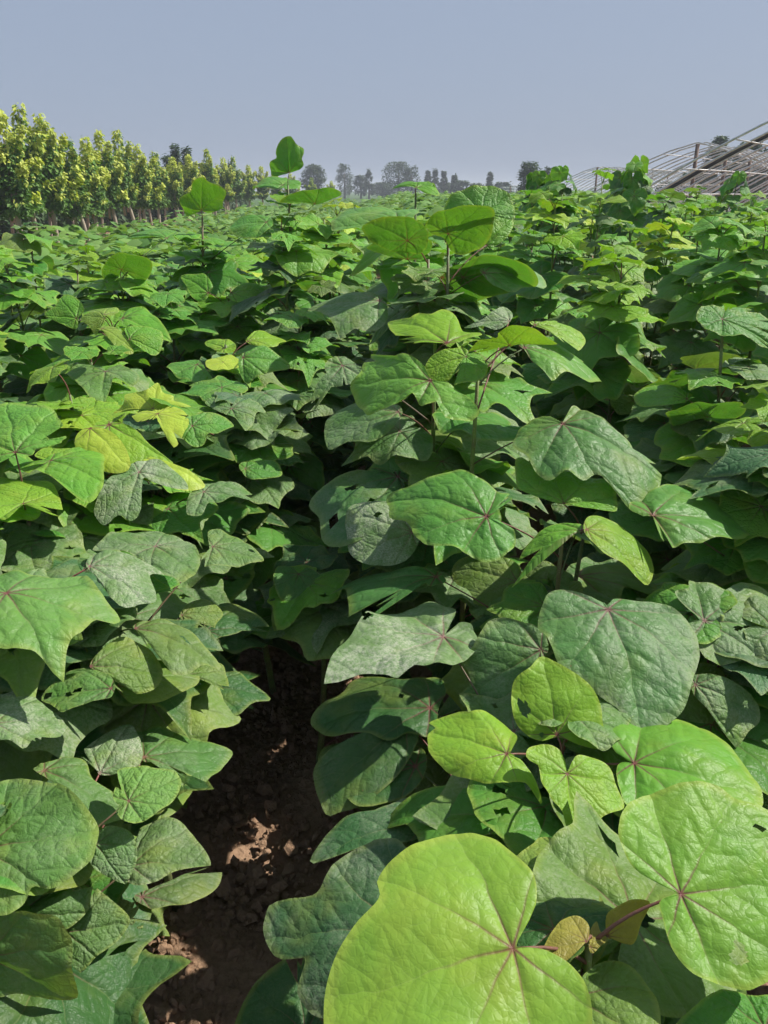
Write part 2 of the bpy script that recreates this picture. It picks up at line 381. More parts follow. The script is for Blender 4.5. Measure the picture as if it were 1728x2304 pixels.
HL = [  # plant, crop, depth, colour, attach, tip, outline, options
 ('A','6',.80,'lime',(783,1425),(150,1590),[(815,1370),(858,1290),(855,1190),(800,1110),(720,1040),(620,1012),(480,1045),(370,1110),(320,1180),(325,1250),(240,1340),(160,1450),(133,1580),(150,1720),(300,1860),(520,1930),(760,1880),(960,1790),(1050,1690),(1040,1580),(980,1480),(880,1425),(800,1422)],dict(droop=.10,wave=.03,c=(.185,.35,.045,.02))),
 ('A','6',.84,'limeG',(1360,1238),(1820,1180),[(1143,1050),(1190,1140),(1260,1190),(1340,1232),(1290,1260),(1300,1330),(1330,1420),(1390,1500),(1480,1545),(1600,1560),(1700,1500),(1800,1350),(1830,1150),(1760,980),(1640,920),(1560,900),(1500,860),(1430,845),(1340,860),(1250,890),(1180,930),(1145,990)],dict(droop=.1,wave=.035,c=(.15,.325,.045,.03),holes=[(1560,1445,26),(1625,1000,6)])),
 ('B','6',1.22,'limeG',(1200,790),(1655,870),[(1090,655),(1100,700),(1140,760),(1190,786),(1150,787),(1138,830),(1150,880),(1175,930),(1260,940),(1380,930),(1480,950),(1530,945),(1600,920),(1655,870),(1610,780),(1540,700),(1470,640),(1390,605),(1340,600),(1300,635),(1240,600),(1150,640)],dict(droop=.2,fold=.08)),
 ('B','6',1.28,'lime',(935,690),(885,415),[(930,700),(880,712),(830,690),(790,640),(778,560),(790,500),(840,460),(885,415),(950,445),(1030,500),(1085,570),(1092,640),(1095,735),(1030,732),(960,705)],dict(droop=.1,holes=[(820,600,20),(882,692,7)])),
 ('B','6',1.15,'lime',(970,825),(1000,1050),[(967,812),(960,770),(930,735),(880,725),(835,740),(830,775),(870,800),(880,860),(910,910),(950,960),(975,1020),(1040,1060),(1090,975),(1170,935),(1140,860),(1120,800),(1060,765),(1000,765),(974,812)],dict(droop=.1)),
 ('B','6',1.20,'lime',(762,757),(505,640),[(505,590),(525,625),(500,650),(505,710),(545,770),(600,810),(680,840),(760,860),(820,850),(850,870),(895,915),(870,860),(840,810),(800,765),(775,757),(800,700),(790,660),(750,620),(700,590),(640,595),(600,580)],dict(droop=.35,fold=.08,wave=.07)),
 ('B','6',1.24,'green',(808,990),(340,860),[(340,860),(390,815),(470,800),(560,815),(640,855),(690,880),(740,870),(800,890),(860,905),(930,930),(990,990),(970,1060),(920,1100),(860,1080),(815,1010),(800,1085),(720,1030),(620,1030),(490,1025),(450,960),(420,900),(385,900)],dict(droop=.3,holes=[(735,885,24),(785,905,16),(925,990,11),(750,1030,22)])),
 ('A','6',.98,'olive',(1000,1228),(900,1000),[(790,1095),(850,1040),(890,1000),(950,1020),(1000,1050),(1040,1100),(1120,1150),(1185,1190),(1150,1210),(1070,1225),(1003,1231),(930,1230),(860,1210),(820,1150)],dict(c=(.16,.27,.055,.1))),
 ('A','F',1.12,'blue',(860,2010),(575,2010),[(560,1985),(575,1935),(620,1925),(680,1920),(720,1860),(780,1820),(860,1810),(910,1900),(900,2000),(865,2015),(860,2100),(820,2180),(700,2190),(640,2140),(655,2060),(600,2060),(575,2030)],dict(c=(.035,.11,.045,.35))),
 ('A','F',1.22,'dark',(660,2230),(540,2130),[(505,2212),(540,2130),(590,2080),(650,2050),(670,2100),(640,2150),(700,2212),(665,2235),(700,2280),(600,2290),(520,2280)],dict()),
 ('A','6',.84,'bronze',(1035,1400),(890,1420),[(890,1420),(950,1320),(1010,1310),(1045,1350),(1040,1398),(1030,1410),(1000,1440),(975,1470),(930,1440)],dict()),
 ('A','6',.87,'bronze',(1110,1380),(1270,1300),[(1110,1310),(1190,1275),(1270,1300),(1230,1350),(1200,1420),(1130,1395),(1108,1384)],dict()),
 ('A','6',.85,'bronze',(1050,1420),(1075,1320),[(1045,1425),(1050,1360),(1075,1318),(1085,1360),(1110,1390),(1080,1420),(1060,1440)],dict()),
 ('A','6',.92,'limeG',(1200,1495),(1250,1750),[(1045,1560),(1060,1490),(1110,1440),(1160,1430),(1195,1480),(1205,1400),(1220,1350),(1300,1370),(1400,1460),(1430,1560),(1370,1575),(1330,1600),(1320,1690),(1240,1750),(1100,1740),(1060,1650)],dict(wave=.05)),
 ('A','6',.80,'green',(1650,1700),(1345,1690),[(1345,1690),(1400,1620),(1520,1560),(1600,1580),(1700,1600),(1750,1700),(1640,1710),(1700,1800),(1550,1850),(1400,1800)],dict()),
 ('B','6',1.45,'dusty',(1110,262),(1290,625),[(1105,245),(1090,235),(1000,210),(920,200),(885,240),(880,300),(910,340),(960,420),(1060,480),(1150,530),(1240,600),(1290,625),(1350,590),(1400,540),(1410,480),(1435,420),(1430,350),(1390,290),(1320,250),(1230,228),(1140,222),(1115,240)],dict(droop=.25,c=(.07,.19,.055,.5))),
 ('RR','6',1.5,'dusty',(1440,300),(1760,320),[(1340,200),(1385,190),(1390,160),(1450,165),(1520,180),(1580,140),(1700,180),(1760,300),(1700,420),(1600,430),(1500,440),(1440,420),(1400,350),(1385,300),(1425,298),(1370,250)],dict(holes=[(1470,345,17),(1555,328,12),(1590,325,11)])),
 ('B','6',1.55,'dusty2',(545,355),(142,465),[(585,290),(575,240),(500,222),(410,240),(330,250),(280,270),(225,330),(165,380),(142,465),(230,440),(310,450),(400,480),(440,455),(490,480),(570,460),(640,420),(662,370),(640,330),(600,320),(556,345)],dict(wave=.07,holes=[(285,282,14)])),
 ('B','6',1.50,'greenL',(880,400),(605,560),[(615,430),(665,350),(720,290),(790,295),(880,330),(905,400),(860,450),(780,560),(790,640),(720,600),(610,570),(605,510),(640,505),(635,460)],dict(c=(.08,.2,.06,.4),jag=.03)),
 ('RR','6',1.42,'dusty',(1410,520),(1650,600),[(1400,490),(1480,485),(1560,510),(1640,560),(1655,620),(1615,660),(1570,720),(1530,690),(1450,600),(1400,545)],dict()),
 ('B','6',1.62,'dark',(500,600),(85,600),[(85,600),(130,540),(190,500),(230,450),(330,460),(430,500),(520,480),(555,540),(530,600),(510,680),(430,690),(360,712),(290,680),(160,660)],dict(holes=[(400,562,7)])),
 ('B','6',1.36,'blue',(490,985),(97,1050),[(97,1050),(130,990),(220,920),(290,935),(380,910),(440,900),(500,960),(495,1030),(400,1060),(330,1045),(210,1060)],dict(wave=.07)),
 ('B','6',1.52,'dark',(450,800),(110,740),[(110,740),(140,670),(290,690),(420,720),(485,760),(470,850),(390,905),(260,930),(205,880),(150,850),(150,790)],dict()),
 ('B','6',1.6,'dark',(420,640),(140,820),[(100,735),(180,680),(300,660),(430,630),(460,700),(400,790),(300,850),(200,860),(140,850)],dict(c=(.05,.13,.04,.2))),
 ('C','6',1.85,'dark',(520,150),(145,105),[(145,105),(220,80),(330,100),(430,110),(520,130),(555,165),(520,180),(440,170),(370,220),(230,260),(215,180),(200,120)],dict(c=(.06,.19,.05,.1))),
 ('C','6',1.9,'olive',(800,165),(590,100),[(575,90),(640,60),(780,90),(820,160),(800,230),(720,245),(640,230),(600,180)],dict()),
 ('C2','6',1.9,'olive',(1010,150),(1400,60),[(1000,150),(1080,90),(1200,60),(1330,30),(1400,55),(1370,110),(1290,130),(1280,180),(1180,170),(1150,210),(1100,225),(1040,195)],dict()),
 ('P','F',2.1,'dark',(645,1240),(625,1300),[(590,1250),(600,1225),(632,1225),(645,1237),(665,1225),(695,1245),(690,1270),(650,1285),(625,1300),(600,1280)],dict(c=(.07,.2,.05,.1))),
 # centre
 ('C','4',1.66,'greenL',(550,1055),(175,890),[(175,880),(200,855),(270,865),(360,850),(450,838),(500,880),(560,920),(600,955),(645,960),(640,1010),(590,1040),(556,1052),(620,1075),(665,1110),(665,1160),(610,1210),(540,1222),(480,1190),(400,1160),(320,1140),(270,1090),(250,1030),(185,990),(180,940)],dict(droop=.35,fold=.09,c=(.09,.27,.05,.06))),
 ('D','4',1.86,'greenL',(850,690),(1250,790),[(655,740),(680,690),(740,655),(800,655),(848,683),(870,640),(900,615),(960,645),(1040,680),(1110,700),(1170,745),(1252,755),(1245,830),(1200,870),(1160,918),(1090,905),(1030,860),(980,850),(930,875),(870,860),(800,878),(740,840),(700,790),(660,770)],dict(droop=.3,fold=.07,c=(.07,.2,.05,.25))),
 ('C2','4',1.74,'limeG',(855,1003),(815,870),[(665,830),(690,815),(740,850),(805,885),(870,870),(950,890),(1050,920),(1062,980),(1060,1035),(960,1030),(880,1015),(852,1007),(760,985),(680,950),(665,890)],dict(droop=.05,fold=.1)),
 ('C','4',1.60,'lime',(945,1105),(1220,1235),[(945,1060),(1000,1035),(1080,1040),(1150,1060),(1195,1040),(1245,1120),(1250,1180),(1220,1240),(1130,1215),(1050,1200),(990,1170),(936,1112)],dict(droop=.3,c=(.17,.33,.04,.02))),
 ('C','4',1.62,'limeG',(925,1110),(640,1195),[(640,1195),(700,1120),(780,1075),(860,1062),(930,1090),(932,1115),(870,1120),(790,1135),(740,1150),(690,1175)],dict(droop=.2)),
 ('R2','4',1.66,'greenL',(1205,1050),(1690,1000),[(1110,1020),(1150,960),(1230,920),(1290,880),(1360,850),(1440,835),(1530,822),(1560,870),(1600,910),(1655,950),(1700,1000),(1640,1020),(1580,1080),(1540,1100),(1480,1110),(1400,1135),(1320,1150),(1260,1170),(1240,1120),(1210,1060),(1160,1048)],dict(droop=.3,fold=.1,c=(.085,.25,.045,.08))),
 ('D2','4',1.85,'limeG',(330,520),(0,485),[(0,485),(40,450),(55,400),(75,358),(105,400),(160,425),(230,425),(300,465),(333,514),(400,520),(460,560),(520,620),(480,655),(415,668),(370,650),(360,610),(300,625),(260,580),(200,615),(130,610),(80,620),(50,580),(20,530)],dict(droop=.18,fold=.07,wave=.09,c=(.125,.31,.05,.05))),
 ('D2','4',2.05,'lime',(395,370),(160,205),[(158,200),(175,190),(210,220),(240,240),(280,208),(330,240),(380,208),(430,230),(460,290),(500,300),(528,295),(530,325),(480,345),(420,380),(400,385),(350,360),(280,370),(220,350),(190,310),(165,260)],dict(wave=.09)),
 ('D','4',1.9,'lime',(640,380),(830,335),[(475,385),(520,345),(590,345),(600,320),(650,295),(730,295),(830,335),(760,360),(690,370),(642,386),(590,380),(520,400)],dict(under=1)),
 ('D','4',2.0,'lime',(740,300),(955,310),[(720,290),(800,285),(850,280),(880,255),(910,243),(945,280),(955,320),(910,370),(850,340),(790,325)],dict()),
 ('D','4',1.97,'greenL',(700,390),(1038,370),[(680,375),(720,345),(820,340),(900,350),(955,310),(1000,345),(1038,370),(1000,410),(950,440),(870,450),(820,480),(780,460),(730,430),(702,400)],dict(droop=.3,c=(.11,.29,.05,.08))),
 ('D','4',1.98,'lime',(470,425),(308,455),[(308,450),(330,410),(380,395),(440,385),(470,395),(480,420),(440,470),(380,515),(350,510),(320,480)],dict()),
 ('D','4',1.93,'limeG',(470,425),(550,490),[(380,515),(440,470),(466,422),(520,410),(555,450),(550,490),(510,515),(440,515)],dict(droop=.1)),
 ('E','4',2.45,'dusty',(540,95),(800,100),[(525,90),(560,65),(640,40),(720,20),(795,0),(808,50),(800,100),(740,125),(690,150),(640,160),(580,135)],dict(c=(.1,.26,.07,.35))),
 ('E','F',2.5,'dusty',(820,650),(665,640),[(665,640),(700,628),(780,625),(830,650),(835,690),(800,705),(760,700),(740,715),(715,680),(690,655)],dict()),
 ('D','4',2.2,'dusty2',(640,285),(465,268),[(465,268),(540,265),(590,230),(630,200),(655,250),(640,290),(600,310),(540,300)],dict()),
 ('D2','F',2.05,'dusty',(860,890),(700,935),[(698,885),(740,862),(800,860),(865,880),(855,920),(800,945),(750,935),(705,940)],dict()),
 ('D2','F',2.15,'dusty',(740,790),(672,865),[(675,840),(690,815),(720,800),(770,790),(790,810),(760,830),(710,830),(685,868),(672,860)],dict()),
 ('D2','F',1.95,'dusty2',(890,1150),(755,1200),[(752,1090),(800,1075),(870,1090),(900,1130),(905,1170),(870,1215),(800,1215),(760,1190),(750,1150)],dict(holes=[(815,1110,4)])),
 ('D2','F',2.1,'dark',(860,1030),(680,1060),[(668,1050),(700,1030),(760,1015),(840,1020),(880,1060),(850,1100),(800,1130),(740,1140),(700,1120),(690,1080)],dict(c=(.06,.18,.06,.3),holes=[(760,1045,8),(800,1075,6),(720,1095,5)])),
 ('G','4',2.3,'limeG',(1340,590),(1145,560),[(1140,540),(1210,512),(1290,530),(1350,580),(1340,600),(1260,615),(1200,600),(1150,580)],dict()),
 ('G','4',2.25,'green',(1420,662),(1280,690),[(1255,610),(1300,595),(1420,580),(1540,595),(1570,640),(1500,670),(1422,666),(1300,690),(1265,650)],dict(under=1)),
 ('G3','4',2.75,'olive',(1375,475),(1280,420),[(1280,420),(1400,370),(1520,380),(1548,420),(1480,470),(1380,478),(1320,430)],dict(under=1)),
 ('G2','F',2.3,'green',(1560,690),(1659,720),[(1565,665),(1600,655),(1659,668),(1700,700),(1680,735),(1620,730),(1585,700)],dict()),
 # tall middle ones
 ('E2','F',2.35,'green',(968,505),(1030,440),[(920,475),(950,450),(1000,435),(1060,438),(1067,480),(1050,520),(1010,545),(975,540),(960,515),(930,505)],dict(under=1,c=(.1,.27,.03,.02))),
 ('E2','F',2.3,'greenL',(1040,462),(1100,420),[(958,440),(985,412),(1050,400),(1095,412),(1112,445),(1105,475),(1060,466),(1035,463),(985,458)],dict(p=50,droop=.1,wave=.09,c=(.12,.3,.06,.1))),
 ('E','F',2.55,'green',(1000,600),(1150,560),[(985,605),(1010,565),(1060,548),(1130,540),(1165,565),(1140,600),(1090,625),(1030,640)],dict(under=1,c=(.08,.24,.03,.05))),
 ('E','F',2.5,'green',(880,520),(790,470),[(780,480),(830,462),(890,468),(925,500),(915,540),(870,548),(815,530)],dict(under=1,c=(.08,.24,.03,.05))),
 ('E2','F',2.55,'limeG',(1050,530),(1110,470),[(1040,480),(1090,452),(1115,470),(1105,500),(1080,525),(1050,535)],dict()),
 ('E','F',2.9,'greenL',(860,478),(715,470),[(715,470),(735,435),(800,422),(860,430),(905,445),(890,475),(850,485),(790,478),(755,480)],dict(c=(.12,.29,.07,.1))),
 ('E','F',2.6,'green',(955,600),(1100,560),[(950,600),(990,565),(1060,545),(1120,545),(1110,580),(1070,625),(1010,650),(965,640)],dict(under=1)),
 ('E','F',2.7,'green',(880,560),(800,500),[(790,510),(830,488),(880,490),(930,510),(925,545),(885,562),(830,545)],dict(under=1)),
 ('E3','F',3.3,'limeG',(900,405),(845,383),[(845,383),(880,380),(905,390),(925,392),(950,412),(920,415),(880,400)],dict()),
 ('V','S',4.45,'green',(1385,430),(1370,110),[(1210,345),(1270,300),(1265,240),(1300,160),(1340,115),(1400,110),(1445,170),(1500,200),(1520,240),(1500,300),(1515,360),(1480,400),(1430,418),(1386,432),(1350,440),(1300,475),(1240,470),(1220,420)],dict(p=80,fold=.22,wave=.10,quilt=.03,droop=.1,jag=.02,c=(.10,.29,.04,.02))),
 ('V','F',4.3,'green',(680,440),(605,425),[(605,425),(640,408),(700,400),(735,405),(730,420),(690,441),(650,438)],dict(under=1)),
 ('V','F',4.5,'greenL',(610,400),(540,392),[(545,392),(575,378),(625,385),(650,392),(640,404),(600,408),(560,405)],dict()),
 ('V2','S',3.7,'green',(605,765),(620,458),[(410,655),(510,590),(530,500),(620,456),(680,505),(775,545),(828,600),(795,690),(790,740),(730,770),(660,790),(606,768),(560,790),(480,812),(440,750)],dict(p=100,under=1,fold=.08,jag=.015,c=(.12,.31,.03,.02))),
 ('V2','F',3.6,'greenL',(575,480),(490,480),[(490,480),(520,465),(570,462),(590,480),(575,500),(540,508),(505,500)],dict()),
 ('LI','F',3.5,'greenL',(360,515),(270,495),[(265,495),(300,478),(350,475),(380,490),(382,505),(350,515),(310,505)],dict()),
 ('LI','3',3.4,'green',(525,90),(560,15),[(440,90),(480,30),(560,15),(640,30),(660,70),(640,120),(580,145),(530,95),(500,145),(450,130)],dict(under=1,c=(.09,.25,.03,.02))),
 # left
 ('LA','3',1.72,'greenL',(66,880),(230,690),[(-60,700),(0,650),(60,645),(140,660),(220,680),(260,740),(290,800),(270,830),(180,825),(140,890),(90,892),(67,884),(30,910),(-50,930),(-120,850)],dict(c=(.13,.33,.06,.04),droop=.1)),
 ('LC','3',2.2,'yellow',(660,690),(680,573),[(478,690),(530,655),(530,610),(570,605),(630,610),(680,573),(700,610),(745,625),(750,645),(825,665),(780,675),(710,690),(660,697),(600,690)],dict(wave=.09,p=38)),
 ('LC','3',2.12,'yellow',(680,712),(735,812),[(570,710),(620,690),(665,705),(680,718),(700,690),(750,678),(800,700),(812,740),(780,780),(740,812),(705,780),(680,745),(620,745),(580,730)],dict()),
 ('LB','3',1.78,'limeG',(220,915),(430,960),[(0,930),(100,915),(150,915),(200,905),(280,880),(340,860),(430,850),(445,900),(430,960),(370,1005),(300,1000),(180,965),(80,950)],dict(droop=.2)),
 ('LB','3',1.84,'lime',(225,915),(340,845),[(150,880),(200,840),(280,825),(340,845),(360,880),(300,905),(228,918),(170,905)],dict()),
 ('LB','3',1.88,'yellow',(390,775),(545,905),[(330,800),(370,775),(430,772),(500,800),(540,850),(545,905),(480,930),(400,920),(340,880),(320,835)],dict(p=30)),
 ('LB','3',1.95,'lime',(470,760),(740,900),[(410,755),(470,745),(540,760),(600,790),(640,830),(700,850),(740,880),(735,930),(660,960),(560,950),(470,900),(420,830)],dict(droop=.1,p=28)),
 ('LB','3',1.92,'yellow',(600,900),(860,940),[(580,900),(640,895),(740,905),(820,915),(860,940),(800,975),(700,990),(610,960)],dict(p=22)),
 ('LA','3',1.62,'lime',(100,1100),(270,1150),[(-60,960),(0,950),(60,955),(100,975),(170,985),(220,1010),(255,1060),(270,1150),(215,1120),(140,1105),(90,1115),(40,1160),(0,1155),(-80,1100)],dict(droop=.1)),
 ('LD','3',1.85,'dusty2',(600,965),(810,990),[(395,1090),(410,1050),(460,1000),(520,950),(600,920),(680,915),(760,945),(810,990),(740,1010),(660,1000),(620,990),(610,1050),(600,1100),(560,1125),(500,1110),(440,1130)],dict(droop=.3)),
 ('LD','3',1.95,'dusty',(560,1100),(660,1160),[(395,1090),(440,1060),(540,1080),(620,1060),(665,1100),(650,1165),(590,1172),(500,1160),(430,1150)],dict()),
 ('LH','3',2.1,'greenL',(830,765),(1005,740),[(785,780),(800,735),(870,705),(940,700),(1005,730),(1000,760),(940,795),(900,800),(880,840),(830,845),(790,815)],dict()),
 ('LH','3',2.25,'dusty',(1000,690),(1050,785),[(885,660),(930,637),(980,650),(1005,685),(1050,640),(1110,650),(1150,690),(1110,700),(1090,750),(1050,785),(1030,740),(950,700)],dict(holes=[(940,663,5)])),
 ('LD','3',1.9,'dusty',(880,1050),(1110,1060),[(800,1110),(820,1060),(880,1010),(950,1000),(1030,1010),(1080,1030),(1110,1060),(1040,1045),(970,1080),(900,1090),(870,1125),(820,1125)],dict(droop=.2)),
 ('LH','3',2.1,'green',(1060,950),(1222,955),[(1035,930),(1100,910),(1190,900),(1220,940),(1215,970),(1150,985),(1100,995),(1050,970)],dict()),
 ('LE','3',2.6,'olive',(455,530),(430,640),[(280,520),(320,490),(400,485),(440,500),(455,526),(500,500),(560,515),(600,545),(560,575),(500,560),(470,590),(430,640),(380,620),(330,570)],dict(c=(.11,.24,.06,.3),holes=[(415,524,6)])),
 ('LE','3',2.85,'limeG',(560,390),(690,430),[(540,340),(600,320),(680,330),(700,360),(690,420),(660,450),(610,430),(560,395)],dict(droop=.2)),
 ('LE','3',3.0,'limeG',(530,300),(715,340),[(510,300),(560,260),(620,250),(700,300),(715,340),(640,330),(540,320)],dict()),
 ('LE','3',3.0,'lime',(450,285),(365,240),[(365,240),(450,225),(510,250),(500,280),(450,290),(400,270)],dict(c=(.2,.33,.06,.1))),
 ('LE','3',2.92,'lime',(450,300),(415,370),[(340,290),(400,265),(455,290),(455,315),(430,340),(415,370),(380,330)],dict(c=(.2,.33,.06,.1))),
 ('LE','3',2.9,'lime',(440,345),(560,380),[(420,340),(480,330),(560,375),(520,390),(480,385),(450,360)],dict(c=(.2,.33,.05,.1))),
 ('LE','3',3.05,'limeG',(330,300),(200,280),[(180,270),(230,240),(260,180),(320,200),(365,260),(340,300),(330,345),(260,320)],dict()),
 ('LF','3',2.7,'greenL',(850,500),(945,570),[(715,500),(740,475),(800,465),(860,485),(900,530),(945,570),(890,578),(820,550),(760,540)],dict(droop=.2)),
 ('LF','3',2.75,'lime',(970,430),(880,385),[(880,390),(900,375),(960,378),(1010,400),(1015,435),(960,448),(910,425)],dict()),
 ('LF','3',2.8,'lime',(1070,400),(1235,350),[(1062,400),(1090,360),(1130,335),(1180,345),(1235,352),(1210,380),(1190,405),(1120,415)],dict()),
 ('LF','3',2.65,'yellow',(965,490),(890,500),[(890,480),(940,462),(1000,460),(1055,495),(1010,515),(960,520),(905,515)],dict()),
 ('LF','3',2.6,'greenL',(1050,470),(1245,460),[(1035,470),(1080,430),(1130,400),(1190,430),(1245,460),(1200,500),(1110,540),(1060,565),(1035,530)],dict(droop=.25)),
 ('LG','3',3.4,'limeG',(900,190),(770,90),[(770,90),(850,95),(885,105),(920,160),(905,195),(880,225),(830,210),(800,150)],dict()),
 ('LG','3',3.4,'limeG',(1000,190),(1140,150),[(985,210),(1010,175),(1060,135),(1110,125),(1145,140),(1140,175),(1100,210),(1030,225)],dict()),
 ('LG','3',3.9,'limeG',(1000,60),(1155,40),[(990,50),(1040,15),(1100,10),(1155,40),(1120,60),(1060,85),(1010,70)],dict()),
 # lower left
 ('MA','5',1.30,'greenL',(30,270),(265,550),[(-100,200),(-20,150),(60,145),(150,160),(250,165),(330,155),(380,150),(420,190),(470,230),(535,290),(500,320),(430,320),(380,370),(300,430),(265,550),(230,500),(150,460),(60,465),(-60,450),(-140,330)],dict(droop=.3,c=(.11,.26,.06,.2))),
 ('MA','5',1.45,'dusty2',(405,150),(730,120),[(390,150),(410,110),(470,85),(560,82),(650,95),(730,120),(670,140),(690,200),(690,245),(620,260),(550,285),(490,260),(440,200)],dict()),
 ('MC','5',1.62,'olive',(700,60),(890,170),[(420,70),(480,20),(560,-20),(650,-40),(750,0),(850,30),(900,90),(890,150),(830,205),(780,190),(700,170),(600,100)],dict(c=(.09,.19,.06,.5))),
 ('MC','5',1.75,'greenL',(960,60),(1185,100),[(940,-10),(1020,-10),(1100,20),(1170,70),(1185,100),(1100,120),(1030,135),(900,130),(945,80)],dict(holes=[(1133,67,9)],c=(.1,.21,.06,.3))),
 ('MC','5',1.45,'olive',(610,430),(980,490),[(600,420),(650,390),(750,380),(840,395),(900,430),(975,485),(900,500),(830,540),(730,560),(680,520),(630,450)],dict(c=(.11,.2,.055,.3),holes=[(828,440,5)])),
 ('MC','5',1.42,'olive',(530,690),(870,560),[(525,690),(600,660),(720,600),(800,530),(870,530),(878,580),(830,650),(740,720),(650,750),(580,755)],dict(holes=[(828,548,8)])),
 ('MC','5',1.36,'olive',(410,600),(725,590),[(405,600),(460,520),(540,450),(620,470),(680,500),(725,570),(700,640),(640,680),(560,700),(510,680),(470,630)],dict()),
 ('MA','5',1.30,'greenL',(500,700),(175,700),[(175,700),(220,640),(280,560),(350,560),(430,600),(510,660),(503,740),(420,755),(330,770),(270,780),(220,730)],dict(c=(.09,.22,.05,.25),holes=[(310,705,11),(347,693,5),(205,690,5)])),
 ('MA','5',1.22,'dusty2',(-30,860),(290,820),[(-80,720),(0,700),(70,680),(140,700),(200,760),(290,820),(270,870),(180,900),(110,955),(50,930),(-40,900)],dict()),
 ('MB','5',1.33,'dusty2',(450,1080),(570,830),[(350,990),(400,940),(470,880),(570,830),(610,880),(635,950),(625,1030),(560,1060),(500,1085),(450,1088),(410,1030)],dict()),
 ('MB','5',1.38,'olive',(650,1010),(1050,920),[(610,880),(700,855),(800,865),(880,890),(960,900),(1050,920),(1010,1000),(960,1060),(880,1135),(830,1120),(760,1050),(640,1025),(618,960)],dict(c=(.075,.19,.05,.25))),
 ('MB','5',1.18,'greenL',(580,1207),(815,1080),[(500,1100),(550,1045),(640,1030),(700,1040),(780,1050),(815,1100),(800,1160),(740,1230),(660,1290),(580,1308),(530,1270),(525,1225),(577,1210),(560,1180),(520,1140)],dict(c=(.14,.3,.07,.15))),
 ('MB','5',1.26,'olive',(200,1070),(560,1190),[(150,1060),(220,1030),(300,1000),(380,1010),(420,1080),(500,1110),(560,1180),(520,1210),(430,1245),(370,1200),(300,1150),(200,1100)],dict(c=(.09,.2,.055,.25))),
 ('MB','5',1.08,'olive',(-60,1420),(430,1310),[(-120,1200),(-40,1120),(60,1090),(180,1110),(300,1150),(380,1220),(430,1310),(420,1380),(400,1450),(300,1540),(220,1590),(140,1580),(100,1640),(50,1690),(0,1710),(-100,1700),(-200,1500)],dict(c=(.095,.22,.055,.22),droop=.12)),
 ('MB','5',1.16,'dusty',(430,1402),(550,1568),[(430,1392),(440,1350),(480,1320),(540,1320),(590,1350),(608,1410),(600,1480),(560,1560),(540,1570),(470,1540),(415,1500),(400,1440),(425,1405)],dict()),
 ('MB','5',1.22,'olive',(590,1500),(935,1450),[(600,1340),(640,1290),(720,1250),(800,1270),(870,1340),(935,1450),(860,1480),(780,1510),(700,1560),(620,1585),(570,1560),(585,1500),(600,1410)],dict(c=(.1,.19,.065,.4))),
 ('MB','5',1.12,'olive',(90,1720),(400,1450),[(70,1730),(160,1680),(280,1560),(400,1450),(415,1500),(400,1600),(380,1700),(330,1760),(270,1790),(180,1760),(100,1740)],dict(c=(.09,.2,.055,.25))),
 ('MB','5',1.14,'olive',(300,1800),(575,1750),[(285,1780),(350,1720),(410,1560),(440,1600),(560,1700),(575,1750),(520,1830),(440,1900),(350,1980),(310,2000),(290,1900)],dict(c=(.09,.19,.055,.25))),
 ('MB','5',1.03,'olive',(-60,1900),(310,2160),[(-100,1720),(0,1725),(90,1720),(160,1740),(240,1760),(290,1850),(310,1970),(315,2050),(310,2160),(220,2150),(140,2120),(60,2080),(-40,2060),(-140,1950)],dict(c=(.09,.21,.055,.2))),
 ('MB','5',1.2,'olive',(480,1850),(690,1745),[(470,1870),(520,1830),(570,1770),(600,1660),(660,1700),(690,1745),(620,1790),(560,1830),(500,1930),(460,1995),(370,1995),(420,1940)],dict(c=(.12,.18,.06,.3))),
 ('MB','5',1.1,'olive',(300,2200),(535,2110),[(100,2150),(200,2120),(320,2050),(400,2090),(535,2110),(470,2160),(440,2230),(380,2280),(200,2280)],dict(c=(.11,.2,.06,.3))),
 ('MC','5',1.65,'dark',(940,690),(1225,710),[(930,650),(1000,610),(1080,620),(1150,670),(1225,710),(1150,740),(1080,800),(1000,815),(930,780)],dict()),
 ('MC','5',1.8,'dark',(930,440),(1225,390),[(915,430),(960,340),(1000,285),(1080,285),(1150,320),(1225,390),(1130,400),(1060,440),(960,475)],dict()),
 ('MC','5',1.7,'olive',(820,370),(1000,330),[(810,380),(850,310),(930,285),(1000,330),(970,390),(950,425),(880,390)],dict()),
 ('MC','5',1.55,'olive',(850,640),(1030,685),[(830,650),(880,600),(940,545),(1000,560),(1020,610),(1030,685),(960,660)],dict()),
 ('MB','5',1.32,'dark',(640,1640),(990,1440),[(605,1640),(700,1590),(800,1540),(900,1470),(980,1400),(990,1500),(930,1580),(850,1640),(770,1665),(680,1690)],dict(c=(.08,.15,.05,.3))),
]
GROUND = lambda x, y: 0.0
MW, MH = 216, 288
zbuf = np.full((MH, MW), 1e9)
def poly_mask(P):
    gx, gy = np.meshgrid((np.arange(MW)+.5)*W/MW, (np.arange(MH)+.5)*H/MH); ins = np.zeros(gx.shape, bool)
    n = len(P)
    for i in range(n):
        x0, y0 = P[i]; x1, y1 = P[(i+1) % n]
        c = ((y0 > gy) != (y1 > gy)); ins ^= c & (gx < (x1-x0)*(gy-y0)/((y1-y0) if y1 != y0 else 1e-9)+x0)
    return ins
